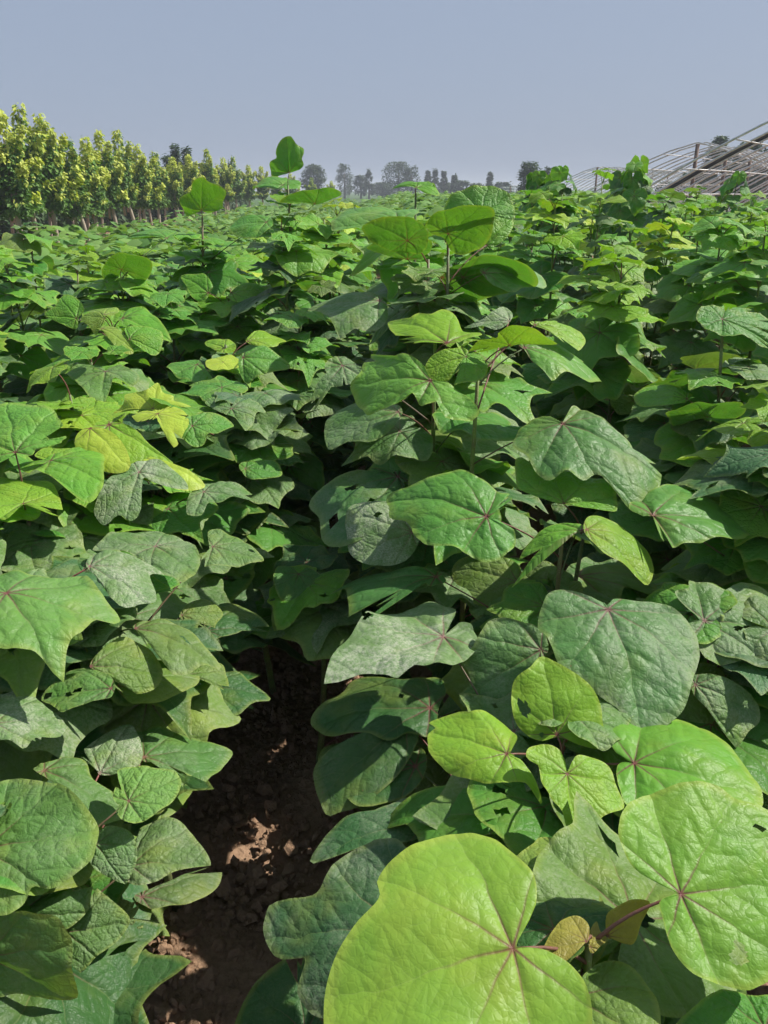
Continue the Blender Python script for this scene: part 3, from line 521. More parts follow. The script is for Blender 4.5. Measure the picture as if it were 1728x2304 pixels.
PLANT_LABEL = {
 'A': 'low sapling with bronze shoot tip and largest lime leaf, nearest the camera beside path',
 'B': 'sapling with glowing lime leaves below the big powdery heart leaf, right of path',
 'C': 'sapling with large quilted green leaf at mid height, right of the soil path',
 'C2': 'sapling with folded lime leaf on a red stalk behind the large quilted leaf',
 'D': 'bare-stemmed tall sapling with pale lime top and long drooping quilted leaf',
 'D2': 'sapling with star-shaped bright green leaf and pale lime crumpled leaf on top',
 'E': 'tall sapling with forked reddish stalks in the middle of the field',
 'E2': 'tall central sapling whose curled top leaf reaches the horizon',
 'T': 'mid-height sapling just below the leaf that stands against the sky',
 'V': 'tallest sapling with one upright leaf standing against the sky',
 'V2': 'sapling with one upright backlit leaf in front of the tree row',
 'G': 'sapling with cupped leaves and dark underside on the right of the field',
 'RR': 'sapling with grey powdery leaf full of holes at the right edge',
 'R2': 'sapling with broad quilted green leaf at the right edge',
 'LA': 'sapling with round pale green leaf and yellow-green leaf at the left edge',
 'LB': 'sapling with cluster of yellow and lime leaves above white powdery leaf',
 'LC': 'sapling topped with bright yellow star-shaped leaves left of the path',
 'LD': 'sapling with curled white powdery leaves left of the dark gap',
 'LE': 'sapling with pale lime top leaves behind the yellow-topped sapling, further left',
 'LF': 'sapling with small yellow-lime crown leaves beyond the path gap',
 'LG': 'sapling with lime top and dark leaf underside in the left middle distance',
 'MA': 'sapling with pointed green leaf over powdery leaves at left edge',
 'MB': 'low sapling with many overlapping olive leaves in the bottom left corner',
 'MC': 'sapling with overlapping olive pointed leaves leaning over the soil path',
 'G2': 'sapling with one drooping round green leaf at the right edge of the field',
 'G3': 'sapling capped by a dark tent-like leaf on the right side of the field',
 'E3': 'sapling whose flat light green top leaf touches the skyline in the centre',
 'LI': 'sapling with a dark leaf underside facing the camera, left middle distance',
 'P': 'low heart-leaved sapling alone in the dark gap of the path',
 'LH': 'sapling with folded grey-green leaves at the left side of the dark gap'}
GRP = 'broad-leaved saplings planted in rows'
plants = {}      # key -> dict(root, base, top)
def stem_points(base, top, bend, n=9):
    t = np.linspace(0, 1, n)[:, None]; P = np.array(base)*(1-t)+np.array(top)*t
    P[:, 0] += bend[0]*np.sin(t[:, 0]*math.pi); P[:, 1] += bend[1]*np.sin(t[:, 0]*math.pi); return P
def make_stem(root, P, r0, r1, color, extra=None):
    m = MB(); n = len(P)
    rr = np.linspace(r0, r1, n)
    m.tube(P, rr, 8)
    for i in range(2, n-1, 2):          # swollen leaf nodes
        m.tube(np.array([P[i]-[0, 0, .009], P[i], P[i]+[0, 0, .009]]), [rr[i], rr[i]*1.45, rr[i]], 8)
    if extra: 
        for a, b_ in extra: m.tube(np.array([a, (np.array(a)*.5+np.array(b_)*.5)+[0, 0, .008], b_]), [.0028, .0023, .002], 4)
    me = m.mesh('stem', STEM); return link('stem', me, root, color=color)
STEMCOL = [(.16, .24, .05, 1), (.13, .20, .05, 1), (.17, .16, .07, 1), (.11, .17, .05, 1)]
for i, (k, (c, x, y, z)) in enumerate(PLANTS.items()):
    px, py = cv(c, (x, y)); top = unproj(px, py, z)
    rg = np.random.default_rng(900+i)
    base = np.array([top[0]+rg.uniform(-.05, .05), top[1]+rg.uniform(-.04, .06), 0])
    root = empty('broad_leaved_sapling', base); tag(root, PLANT_LABEL[k], 'plant', GRP)
    tl = top-base; P = stem_points([0, 0, -.02], tl, (rg.uniform(-.03, .03), rg.uniform(-.03, .03)))
    make_stem(root, P, .012, .0045, STEMCOL[i % 4])
    plants[k] = dict(root=root, base=base, P=P+base, rg=rg)
def add_leaf(root, base, me, M, color):
    B = Matrix.Translation(-Vector(base)) @ M
    color = (color[0]*1.06, color[1]*1.02, color[2]*.80, color[3])
    return link('leaf', me, root, B, color), B
def add_stalk(leaf, B, base, P0, P1, color, thick=1.0):
    L = (Vector(P1)-Vector(P0)).length
    F = Matrix.Translation(-Vector(base)) @ frame(P0, P1) @ Matrix.Diagonal((1, thick*.15/max(L, .03), thick*.15/max(L, .03), 1))
    o = bpy.data.objects.new('leaf_stalk', STALK); COL.objects.link(o); o.parent = leaf
    o.matrix_parent_inverse = B.inverted() @ F; o.color = color
def stem_at(P, h):
    h = min(max(h, .05), P[-1][2]-.005); zs = P[:, 2]
    return np.array([np.interp(h, zs, P[:, 0]), np.interp(h, zs, P[:, 1]), h])

for i, (pk, c, z, ck, at, tip, out, opt) in enumerate(HL):
    a2 = cv(c, at); t2 = cv(c, tip); o2 = [cv(c, p) for p in out]
    if c != 'F': pass
    A = unproj(*a2, z)
    best = None; roll = opt.get('roll', np.random.default_rng(i).uniform(-8, 8)); asp = opt.get('asp', 1.0)
    cand = [opt['p']] if 'p' in opt else range(94, 142, 4) if opt.get('under') else range(2, 80, 3)
    for p in cand:
        # normal: up tilted towards the camera by p, and sideways by roll
        nrm = np.array([math.sin(R(roll)), -math.sin(R(p)), math.cos(R(p))]); nrm /= np.linalg.norm(nrm)
        e1 = np.array([1., 0, 0])-nrm*nrm[0]; e1 /= np.linalg.norm(e1); e2 = np.cross(nrm, e1)
        def onplane(q):
            d = ray(*q); s = np.dot(A-ORG, nrm)/np.dot(d, nrm); X = ORG+d*s-A; return (X@e1, X@e2)
        Q = np.array([onplane(q) for q in o2]); ex = np.ptp(Q[:, 0]); ey = np.ptp(Q[:, 1])
        sc = abs(math.log((ey/ex)/asp))+.004*abs(p-(105 if opt.get('under') else 20))
        if best is None or sc < best[0]: best = (sc, Q, np.array(onplane(t2)), nrm, e1, e2, p)
    _, Q, T2, nrm, e1, e2, p = best
    flip = opt.get('under')
    holes = []
    for hx, hy, hr in opt.get('holes', ()):
        hp = cv(c, (hx, hy)); dd = ray(*hp); s = np.dot(A-ORG, nrm)/np.dot(dd, nrm); X = ORG+dd*s-A
        holes.append((X@e1, X@e2, max(hr*SC[c][0]/FPX*z, .0035)))
    span = np.ptp(np.array(o2)[:, 0])
    nth, nr = (150, 40) if span > 230 else (110, 26) if span > 120 else (72, 15)
    if flip: Q = Q*[1, -1]; T2 = T2*[1, -1]; holes = [(a, -b, r_) for a, b, r_ in holes]; e2 = -e2; nrm = -nrm
    V, Fc, uv, rim = leaf_geometry(Q, T2, nth, nr, 5000+i, droop=opt.get('droop', .16), wave=opt.get('wave', .045), fold=opt.get('fold', .05), holes=holes, jag=opt.get('jag', .012), quilt=opt.get('quilt', .003 if ck in ('lime', 'yellow', 'bronze') else .017))
    me = mesh('leaf_blade', V, Fc, [YLEAF if (pk in 'AB' and ck in ('lime', 'limeG')) or ck in ('yellow', 'bronze') else LEAF], True, uv, rim)
    M = Matrix(((e1[0], e2[0], nrm[0], A[0]), (e1[1], e2[1], nrm[1], A[1]), (e1[2], e2[2], nrm[2], A[2]), (0, 0, 0, 1)))
    pl = plants[pk]; cc = opt.get('c', PAL[ck])
    lf, B = add_leaf(pl['root'], pl['base'], me, M, cc)
    st = pl['P']; hd = math.hypot(A[0]-st[-1][0], A[1]-st[-1][1])
    S0 = stem_at(st, A[2]-.55*hd-.02)
    add_stalk(lf, B, pl['base'], S0, A-nrm*.001, STALKCOL[0 if ck in ('lime', 'limeG', 'bronze') else i % 4], 1.0)
    mk = poly_mask(o2)
    if mk.any():
        # depth over the leaf's own plane
        zbuf[mk] = np.minimum(zbuf[mk], z)
# the bare strip of soil stays open to view
PATH = [cv('F', q) for q in [(345, 2212), (380, 2000), (420, 1850), (480, 1720), (540, 1560), (560, 1440), (600, 1380), (660, 1420), (690, 1480), (690, 1560), (715, 1640), (720, 1760), (690, 1830), (700, 1900), (600, 2000), (560, 2110), (520, 2212)]]
pathmask = poly_mask(PATH)
skyline = np.zeros_like(pathmask)

SHAFT = []
for q in [(600, 1765), (618, 1810), (632, 1850), (595, 1612), (560, 1410)]:
    d_ = ray(*cv('F', q)); t_ = -EYE/d_[2]; SHAFT.append(ORG+d_*t_)
SD = np.array(sun_dir)
def in_shaft(c, rad):
    for s_ in SHAFT:
        v_ = c-s_; k_ = v_@SD
        if k_ > 0 and np.linalg.norm(v_-SD*k_) < rad: return True
    return False
def visible_ok(M, size, zmargin=.0):
    pts = np.array([(0, 0, 0), (1, 0, -.1), (.5, .5, 0), (.5, -.5, 0), (-.4, .5, 0), (-.4, -.5, 0), (.3, 0, 0), (0, .6, 0), (0, -.6, 0), (.75, .25, 0), (.75, -.25, 0)])
    Pw = np.array([list(M @ Vector(p)) for p in pts]); x, y, d = proj(Pw)
    ix = (x/W*MW).astype(int); iy = (y/H*MH).astype(int)
    ok = (ix >= 0) & (ix < MW) & (iy >= 0) & (iy < MH) & (d > .05)
    if d.min() < .35 and (abs(x[0]-W/2) < W and y[0] > 0): return False
    if not ok.any(): return True
    if pathmask[iy[ok], ix[ok]].any(): return False
    zb = zbuf[iy[ok], ix[ok]]
    return ((zb < 1e8) & (d[ok] < zb+zmargin)).sum() <= 1

def canopy_height(x, y, rg):
    base = .80+.28*min(max(y-.4, 0), 1.6)/1.6
    q = min(max((x+1.2)/2.4, 0), 1)                        # the field stands lower on the left
    left = base+.12*min(max(y-2, 0)/2.0, 1)-.50*min(max(y-5, 0)/4.5, 1)
    right = base+.05+.29*min(max(y-1.6, 0)/2.5, 1)-.12*min(max(y-9, 0)/8, 1)
    return left*(1-q)+right*q+rg.normal(0, .095)

def grow_leaves(root, base, P, rg, detail, nleaf, check, young, size=1.0, skip_top=0., stalks=True, shade_tint=False):
    """leaves in opposite pairs up the stem; returns stalk segments when they are part of the stem"""
    top = P[-1][2]; segs = []
    n_nodes = max(3, nleaf//2+1); az0 = rg.uniform(0, math.pi)
    lo_h = top*.16
    for k in range(n_nodes):
        f = k/(n_nodes-1); h = lo_h+(top-.015-lo_h)*f**.95
        if h > top-skip_top: continue
        n_here = 2 if f < .8 else 3
        for j in range(n_here):
          done = False
          for attempt in range(6 if check else 1):
            az = az0+k*1.35+j*2*math.pi/n_here+rg.normal(0, .25+.35*attempt)
            S0 = stem_at(P, h-.03*attempt*rg.random())
            L = (.195-.105*max(0, (f-.70)/.30)**1.8)*rg.uniform(.68, 1.2)*size*(1-.03*attempt)
            if f < .25: L *= .9
            pl = (.24-.15*f)*rg.uniform(.55, 1.3)*size; el = R(24+34*f+rg.normal(0, 12)-4*attempt)
            dx, dy = math.cos(az), math.sin(az)
            A = S0+np.array([dx*math.cos(el), dy*math.cos(el), math.sin(el)])*pl
            droop = R(rg.uniform(0, 28) if f < .8 else rg.uniform(-10, 22))
            x_ = Vector((dx*math.cos(droop), dy*math.cos(droop), -math.sin(droop)))
            C0 = A+np.array(x_)*L*.5
            if -.54 < C0[0] < -.22 and .3 < C0[1] < 2.4 and C0[2] < .5: continue     # the open strip of soil
            zz = Vector((rg.normal(0, .14)+.10, rg.normal(0, .14)-.10, 1)); y_ = zz.cross(x_).normalized(); z_ = x_.cross(y_)
            M = Matrix(((x_[0]*L, y_[0]*L, z_[0]*L, A[0]), (x_[1]*L, y_[1]*L, z_[1]*L, A[1]), (x_[2]*L, y_[2]*L, z_[2]*L, A[2]), (0, 0, 0, 1)))
            if check and in_shaft(np.array(M @ Vector((.25, 0, 0))), L*.60): continue
            if check and not visible_ok(M, L, .02): continue
            done = True; break
          if done:
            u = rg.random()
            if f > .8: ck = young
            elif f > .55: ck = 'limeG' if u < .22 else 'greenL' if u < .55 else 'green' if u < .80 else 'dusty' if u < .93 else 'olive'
            elif f > .3: ck = 'greenL' if u < .08 else 'green' if u < .25 else 'dusty' if u < .45 else 'olive' if u < .6 else 'blue' if u < .78 else 'dark'  # old lower leaves, with shade under the canopy painted in as darker colours
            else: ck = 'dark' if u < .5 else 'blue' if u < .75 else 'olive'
            if shade_tint and ck in ('limeG', 'greenL') and rg.random() < .8: ck = ('green', 'dusty', 'dark', 'olive', 'blue', 'dusty')[rg.integers(6)]  # swaps bright leaves for darker colours, painting in the shade between rows
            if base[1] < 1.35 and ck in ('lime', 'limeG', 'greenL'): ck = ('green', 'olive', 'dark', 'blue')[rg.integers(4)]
            me = TEMPL[detail][rg.integers(len(TEMPL[detail]))]
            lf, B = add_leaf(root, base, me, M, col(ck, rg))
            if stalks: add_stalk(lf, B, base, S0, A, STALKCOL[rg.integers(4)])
            else: segs.append((S0-base, A-base))
    return segs
# lower leaves of the hero saplings
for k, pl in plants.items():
    grow_leaves(pl['root'], pl['base'], pl['P'], pl['rg'], 'hi', 32, True, 'limeG', skip_top={'D': .34, 'D2': .30, 'E': .10, 'E2': .16, 'V': .10, 'V2': .10, 'C': .12, 'C2': .12, 'G': .15, 'G2': .2, 'G3': .15, 'E3': .2, 'LA': .15, 'LE': .12}.get(k, .05), shade_tint=pl['base'][1] < 2.9)

# ------------------------------------------------------------------ the other saplings, row by row
ROWX = [-.98+.0*0, .28]; dxr = .70
rows = {}
rows['row just left of the soil path'] = -.98; rows['row just right of the soil path'] = .26
rows['middle row where the path closes over'] = -.36
ordn = ['second', 'third', 'fourth', 'fifth', 'sixth', 'seventh', 'eighth', 'ninth', 'tenth', 'eleventh', 'twelfth', 'thirteenth', 'fourteenth', 'fifteenth', 'sixteenth']
for i, o_ in enumerate(ordn):
    rows['%s row left of the path' % o_] = -.98-dxr*(i+1); rows['%s row right of the path' % o_] = .26+dxr*(i+1)
cands = []
hero_xy = np.array([[p['base'][0], p['base'][1]] for p in plants.values()])
rg = np.random.default_rng(42)
for name, rx in rows.items():
    y = .25
    while y < 40:
        x_ = rx+rg.normal(0, .05); yy = y+rg.normal(0, .05); y += .40 if y < 14 else .5
        hw = (yy+.25)*.62+.55                                     # half width in view
        if abs(x_) > hw: continue
        if x_ < -7.6: continue
        if name.startswith('middle') and yy < 2.75: continue
        if x_ > 4.6+(yy-17)*.35 and yy > 15: continue
        if len(hero_xy) and np.hypot(hero_xy[:, 0]-x_, hero_xy[:, 1]-yy).min() < .2: continue
        cands.append((math.hypot(x_, yy), x_, yy, name))
cands.sort(); N_IND = 300-len(plants)
indiv, rest = cands[:N_IND], cands[N_IND:]
cnt = {}
words = ['first', 'second', 'third', 'fourth', 'fifth', 'sixth', 'seventh', 'eighth', 'ninth', 'tenth', 'eleventh', 'twelfth', 'thirteenth', 'fourteenth', 'fifteenth', 'sixteenth', 'seventeenth', 'eighteenth', 'nineteenth', 'twentieth', 'twenty-first', 'twenty-second', 'twenty-third', 'twenty-fourth', 'twenty-fifth', 'twenty-sixth', 'twenty-seventh', 'twenty-eighth', 'twenty-ninth', 'thirtieth', 'thirty-first', 'thirty-second', 'thirty-third']
YLAB = {'lime': 'lime-topped', 'limeG': 'light green', 'yellow': 'yellow-topped', 'greenL': 'mid-green'}
for i, (d, x, y, name) in enumerate(indiv):
    rg = np.random.default_rng(2000+i); h = canopy_height(x, y, rg)
    if y > 2.2 and rg.random() < .05: h += rg.uniform(.08, .2)
    if y < .55: h = min(h, .62)
    base = np.array([x, y, 0]); young = ['lime', 'limeG', 'lime', 'greenL', 'lime', 'limeG', 'greenL', 'limeG', 'yellow', 'limeG'][rg.integers(10)]
    cnt[name] = cnt.get(name, 0)+1
    root = empty('broad_leaved_sapling', base)
    tag(root, '%s sapling, %s back in the %s' % (YLAB[young], words[min(cnt[name]-1, 32)], name), 'plant', GRP)
    P = stem_points([0, 0, -.02], [rg.normal(0, .05), rg.normal(0, .05), h], (rg.normal(0, .02), rg.normal(0, .02)))
    near = d < 4.6
    segs = grow_leaves(root, base, P+base, rg, 'hi' if d < 5.5 else 'lo', 24 if d < 5 else 17, near, young, stalks=near, shade_tint=rg.random() < .3)
    make_stem(root, P, .011, .004, STEMCOL[rg.integers(4)], extra=segs if not near else None)

# far part of the field: one mass of leaves in the same rows
def far_field():
    rg = np.random.default_rng(5); pts = list(rest)
    y = 14
    while y < 75:
        x = -7.4
        while x < 30:
            if (y > 40 or abs(x) > .7*16) and abs(x) < (y+.3)*.62+.6 and not (x > 4.6+(y-17)*.35): pts.append((0, x+rg.normal(0, .2), y+rg.normal(0, .2), 0))
            x += .95
        y += .85
    n_t = 6; th = np.linspace(-math.pi, math.pi, 9)[:-1]
    rr = np.array([.25, .6, .72, .85, 1.0, .82, .72, .62])
    T = np.concatenate([[[0, 0, .05]], np.stack([rr*np.cos(th+math.pi/8*0), rr*np.sin(th), -.16*rr**2], 1)])
    Ft = np.array([[0, 1+j, 1+(j+1) % 8] for j in range(8)])
    V, F = [], []; n = 0
    for (_, x, yy, _) in pts:
        h = canopy_height(x, yy, rg)+(rg.uniform(0, .2) if rg.random() < .15 else 0); nl = 19 if yy < 22 else 11 if yy < 36 else 8
        az = rg.uniform(0, 6.28, nl); hh = h-rg.uniform(0, 1, nl)**1.6*.65; rad = rg.uniform(.03, .26, nl)*(1+(yy > 40)*.8)
        L = rg.uniform(.10, .19, nl)*(1+(yy > 40)*.5); dr = rg.uniform(-.1, .6, nl)
        for k in range(nl):
            ca, sa = math.cos(az[k]), math.sin(az[k]); cdr, sdr = math.cos(dr[k]), math.sin(dr[k])
            X = T*L[k]; a = X[:, 0]*cdr+X[:, 2]*sdr; z = -X[:, 0]*sdr+X[:, 2]*cdr; b_ = X[:, 1]
            zb = z+b_*rg.normal(0, .2)
            V.append(np.stack([x+ca*(a+rad[k])-sa*b_, yy+sa*(a+rad[k])+ca*b_, hh[k]+zb], 1)); F.append(Ft+n); n += 9
    o = link('distant_saplings', mesh('distant_saplings', np.concatenate(V), np.concatenate(F), [FARLEAF], True))
    tag(o, 'far rows of broad-leaved saplings merging into one green mass', 'plants', kind='stuff')
FARLEAF = foliage_material('far_leaf', (.10, .245, .05), (.22, .36, .085), .32, True, .6)
far_field()

# ------------------------------------------------------------------ ground
def ground():
    n = 150; ys = np.linspace(-1, 8, n); xs = np.linspace(-4, 4, n)
    X, Y = np.meshgrid(xs, ys); rg = np.random.default_rng(3); Z = np.zeros_like(X)
    for _ in range(60):
        f = rg.uniform(2, 22); a = rg.uniform(0, 6.28); Z += .03/f*np.sin(f*(X*math.cos(a)+Y*math.sin(a))+rg.uniform(0, 6.28))
    Z += -.03*np.exp(-((X+.37)/.22)**2)
    edge = np.minimum.reduce([X+4, 4-X, Y+1, 8-Y]); Z *= np.clip(edge, 0, 1); Z -= 0
    V = np.stack([X, Y, Z], 2).reshape(-1, 3); i = np.arange(n-1)
    I, J = np.meshgrid(i, i); a = (J*n+I).ravel(); F = np.stack([a, a+1, a+n+1, a+n], 1)
    # surrounding flat sheet joined on as a ring
    base = len(V); B = np.array([[-600, -200, 0], [600, -200, 0], [600, 1600, 0], [-600, 1600, 0], [-4, -1, 0], [4, -1, 0], [4, 8, 0], [-4, 8, 0]])
    V = np.concatenate([V, B]); ring = [[0, 1, 5, 4], [1, 2, 6, 5], [2, 3, 7, 6], [3, 0, 4, 7]]
    Fl = [list(f) for f in F]+[[base+q for q in f] for f in ring]
    o = link('ground', mesh('ground', V, Fl, [SOIL])); tag(o, kind='structure')
ground()
def clods():
    rg = np.random.default_rng(11); m = []; F = []; n = 0
    t = (1+5**.5)/2
    ico = np.array([(-1, t, 0), (1, t, 0), (-1, -t, 0), (1, -t, 0), (0, -1, t), (0, 1, t), (0, -1, -t), (0, 1, -t), (t, 0, -1), (t, 0, 1), (-t, 0, -1), (-t, 0, 1)])/1.9
    fi = np.array([(0,11,5),(0,5,1),(0,1,7),(0,7,10),(0,10,11),(1,5,9),(5,11,4),(11,10,2),(10,7,6),(7,1,8),(3,9,4),(3,4,2),(3,2,6),(3,6,8),(3,8,9),(4,9,5),(2,4,11),(6,2,10),(8,6,7),(9,8,1)])
    for k in range(7000):
        y = .5+rg.uniform(0, 1)**1.3*4.0; x = -.37+rg.normal(0, .24); s = rg.lognormal(-5.0, .55); s = min(s, .03)
        V = ico*s*rg.uniform(.6, 1.3, 3)*(1+rg.normal(0, .16, (12, 1))); a = rg.uniform(0, 6.28); c, s2 = math.cos(a), math.sin(a)
        V = V@np.array([[c, -s2, 0], [s2, c, 0], [0, 0, 1]])+[x, y, -.022*math.exp(-((x+.37)/.22)**2)+s*.25]
        m.append(V); F.append(fi+n); n += 12
    o = link('soil_clods', mesh('soil_clods', np.concatenate(m), np.concatenate(F), [SOIL], False)); tag(o, 'loose brown clods of earth on the path between rows', 'soil', kind='stuff')
clods()

# ------------------------------------------------------------------ trees
BARK = simple('pale_bark', (.42, .34, .26), (.30, .25, .20), 9, .85, .6, .2)
BARKD = simple('dark_bark', (.09, .07, .055), (.14, .11, .09), 6, .9, .5, .2)
TREEG = foliage_material('tree_leaf', (.08, .185, .035), (.165, .30, .06), .25, True, 1.2)
TREEY = foliage_material('young_tree_leaf', (.36, .45, .06), (.64, .68, .16), .3, True, 2.0)
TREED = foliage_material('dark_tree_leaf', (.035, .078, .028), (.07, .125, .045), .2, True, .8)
TREEP = foliage_material('poplar_leaf', (.045, .08, .04), (.08, .12, .06), .2, True, .5)
def leaf_cloud(C, D, size, rg, droop=.7):
    """C centres (n,3), D outward dirs (n,3): kite-shaped folded leaflets hanging outward and down"""
    n = len(C); az = np.arctan2(D[:, 1], D[:, 0])+rg.normal(0, .9, n); dr = rg.normal(droop, .4, n); L = size*rg.uniform(.6, 1.3, n)
    x = np.stack([np.cos(az)*np.cos(dr), np.sin(az)*np.cos(dr), -np.sin(dr)], 1)
    y = np.stack([-np.sin(az), np.cos(az), rg.normal(0, .35, n)], 1); y /= np.linalg.norm(y, axis=1)[:, None]
    z = np.cross(x, y)
    P0 = C; P1 = C+x*L[:, None]; m = C+x*L[:, None]*.45
    A = m+y*L[:, None]*.30+z*L[:, None]*.07; B = m-y*L[:, None]*.30+z*L[:, None]*.07
    V = np.stack([P0, A, P1, B], 1).reshape(-1, 3); i = np.arange(n)*4
    F = np.concatenate([np.stack([i, i+1, i+2], 1), np.stack([i, i+2, i+3], 1)])
    return V, F
def young_tree_meshes(seed, H_=3.4, yellow=1.0):
    rg = np.random.default_rng(seed); G = []; Y = []; br = MB()
    shoots = [(np.array([0, 0, 1.5]), np.array([rg.normal(0, .05), rg.normal(0, .05), H_]), .30)]
    for k in range(11):
        a = k*2.4+rg.uniform(-.4, .4); z0 = 1.45+.1*k*(H_-2.0)/1.1*.75; r_ = rg.uniform(.3, .62)*(1-.35*k/11); up = rg.uniform(.45, .95)
        shoots.append((np.array([0, 0, z0]), np.array([math.cos(a)*r_, math.sin(a)*r_, min(z0+up*(1.25 if k % 3 == 0 else .8), H_-.2)]), .19))
    for k in range(5):
        a = rg.uniform(0, 6.28); shoots.append((np.array([0, 0, 1.35]), np.array([math.cos(a)*rg.uniform(.3, .5), math.sin(a)*.45, rg.uniform(1.45, 1.8)]), .20))
    for s0, s1, w in shoots:
        t = np.linspace(0, 1, 6)[:, None]; Pm = s0*(1-t)+s1*t; Pm[:, 2] -= .08*np.sin(t[:, 0]*math.pi); br.tube(Pm, np.linspace(.012, .004, 6), 4)
        ln = np.linalg.norm(s1-s0); n = int(250*ln/.8); t = rg.uniform(0.0, 1.04, n)**.85
        c = s0*(1-t[:, None])+s1*t[:, None]; rad = w*(1.15-t*.85)*rg.uniform(.25, 1, n)**.6
        a = rg.uniform(0, 6.28, n); off = np.stack([np.cos(a)*rad, np.sin(a)*rad, rg.normal(0, .05, n)], 1); c = c+off
        yl = (rg.uniform(0, 1, n) < np.clip((t-.46)*3.0, 0, .97)*yellow) & (c[:, 2] > 1.6)
        dirs = off+(s1-s0)*.3
        G.append((c[~yl], dirs[~yl])); Y.append((c[yl], dirs[yl]))
    g = leaf_cloud(np.concatenate([a for a, _ in G]), np.concatenate([b for _, b in G]), .105, rg, .75)
    y = leaf_cloud(np.concatenate([a for a, _ in Y]), np.concatenate([b for _, b in Y]), .105, rg, .95)
    br.tube(np.array([[0, 0, 1.0], [.01, 0, 2.0], [0, .01, H_-.4]]), [.035, .025, .008], 6)
    return mesh('crown', g[0], g[1], [TREEG], False), mesh('young_leaves', y[0], y[1], [TREEY], False), br.mesh('branches', BARK)
YT = [young_tree_meshes(50+i, 3.4, [1, 1, .8, 1.0, .55][i]) for i in range(5)]
def trunk_mesh(seed, lean, r=.055):
    rg = np.random.default_rng(seed); m = MB(); t = np.linspace(0, 1, 7)
    P = np.stack([lean*(1-t)+rg.normal(0, .008, 7), rg.normal(0, .008, 7), t*1.75-.02], 1); P[-1, :2] = 0
    m.tube(P, np.linspace(r*1.15, r*.7, 7), 8); return m.mesh('trunk', BARK)
TG = 'yellow-tipped young trees along the left edge of the field'
def young_tree(px, z, topy, v, lean=0., r=.055, label=None, x=None, hgt=None):
    """px/topy in photo pixels"""
    if x is None: P = unproj(px, HORIZON, z); X, Y = P[0], P[1]; hgt = EYE+elev(topy)*Y-.12
    else: X, Y = x, z
    root = empty('young_tree', (X, Y, 0)); s = hgt/3.4; wd_ = 1.0
    g, y_, b_ = YT[v % 5]
    rot = random.uniform(0, 6.28)
    M = Matrix.Rotation(rot, 4, 'Z') @ Matrix.Diagonal((1.12, 1.12, s, 1))
    cr = link('crown', g, root, M); link('young_leaves', y_, cr); link('branch', b_, root, M)
    link('trunk', trunk_mesh(abs(int(X*100)+int(Y*10))+1000, lean, r), root, Matrix.Scale(1.0, 4))
    tag(root, label, 'tree', TG); return root
# front row from the photograph (photo px of the crown, depth, top px)
front = [(-40, 15.5, 262, 0), (28, 15.6, 243, .0), (66, 16.6, 226, 0), (112, 17.6, 250, .0), (160, 18.6, 305, .35), (205, 20, 300, .0), (240, 21.5, 290, .25), (275, 23, 288, .45), (318, 25, 320, 0), (352, 27.5, 338, .0), (392, 30, 348, 0), (430, 33, 345, 0), (470, 36, 332, 0), (508, 39, 352, 0), (530, 42, 350, 0), (560, 45, 368, 0), (590, 49, 372, 0), (622, 53, 380, 0), (655, 58, 388, 0), (700, 64, 398, 0), (745, 72, 405, 0)]
nm = ['first', 'second', 'third', 'fourth', 'fifth', 'sixth', 'seventh', 'eighth', 'ninth', 'tenth', 'eleventh', 'twelfth', 'thirteenth', 'fourteenth', 'fifteenth', 'sixteenth', 'seventeenth', 'eighteenth', 'nineteenth', 'twentieth', 'twenty-first']
look = ['slender tree with yellow shoot tips', 'pale-trunked tree with yellowish crown', 'tree with several yellow-green spires', 'young tree with straight pale trunk']
for i, (px, z, ty, ln) in enumerate(front):
    young_tree(px, z, ty, i, ln, .055 if i != 1 else .075, '%s, %s in the front tree row from the left edge' % (look[i % 4], nm[i]))
def wn(i): return words[i-1] if i <= len(words) else 'last'
# crowns filling the row behind
rg = np.random.default_rng(77)
k = 0
for (xo, hh) in ((-10.4, 2.65), (-12.2, 2.6)):
    y = 15; k = 0
    while y < 60:
        k += 1
        young_tree(0, y, 0, int(rg.integers(5)), rg.uniform(-.2, .3), .05, 'half hidden yellow-green tree, %s back in the %s row behind the field edge' % (wn(k), 'second' if xo > -11 else 'third'), x=xo+rg.normal(0, .25), hgt=hh+rg.normal(0, .18))
        y += rg.uniform(1.5, 2.2)*(1 if xo > -11 else 1.7)
# dark understorey behind the trunks
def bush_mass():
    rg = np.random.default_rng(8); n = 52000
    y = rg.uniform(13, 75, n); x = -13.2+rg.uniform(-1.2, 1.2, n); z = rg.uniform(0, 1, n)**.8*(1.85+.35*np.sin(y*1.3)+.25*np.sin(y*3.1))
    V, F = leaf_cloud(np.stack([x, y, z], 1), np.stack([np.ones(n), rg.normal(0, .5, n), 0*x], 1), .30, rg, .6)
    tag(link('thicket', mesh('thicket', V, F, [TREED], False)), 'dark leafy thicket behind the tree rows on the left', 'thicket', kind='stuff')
bush_mass()

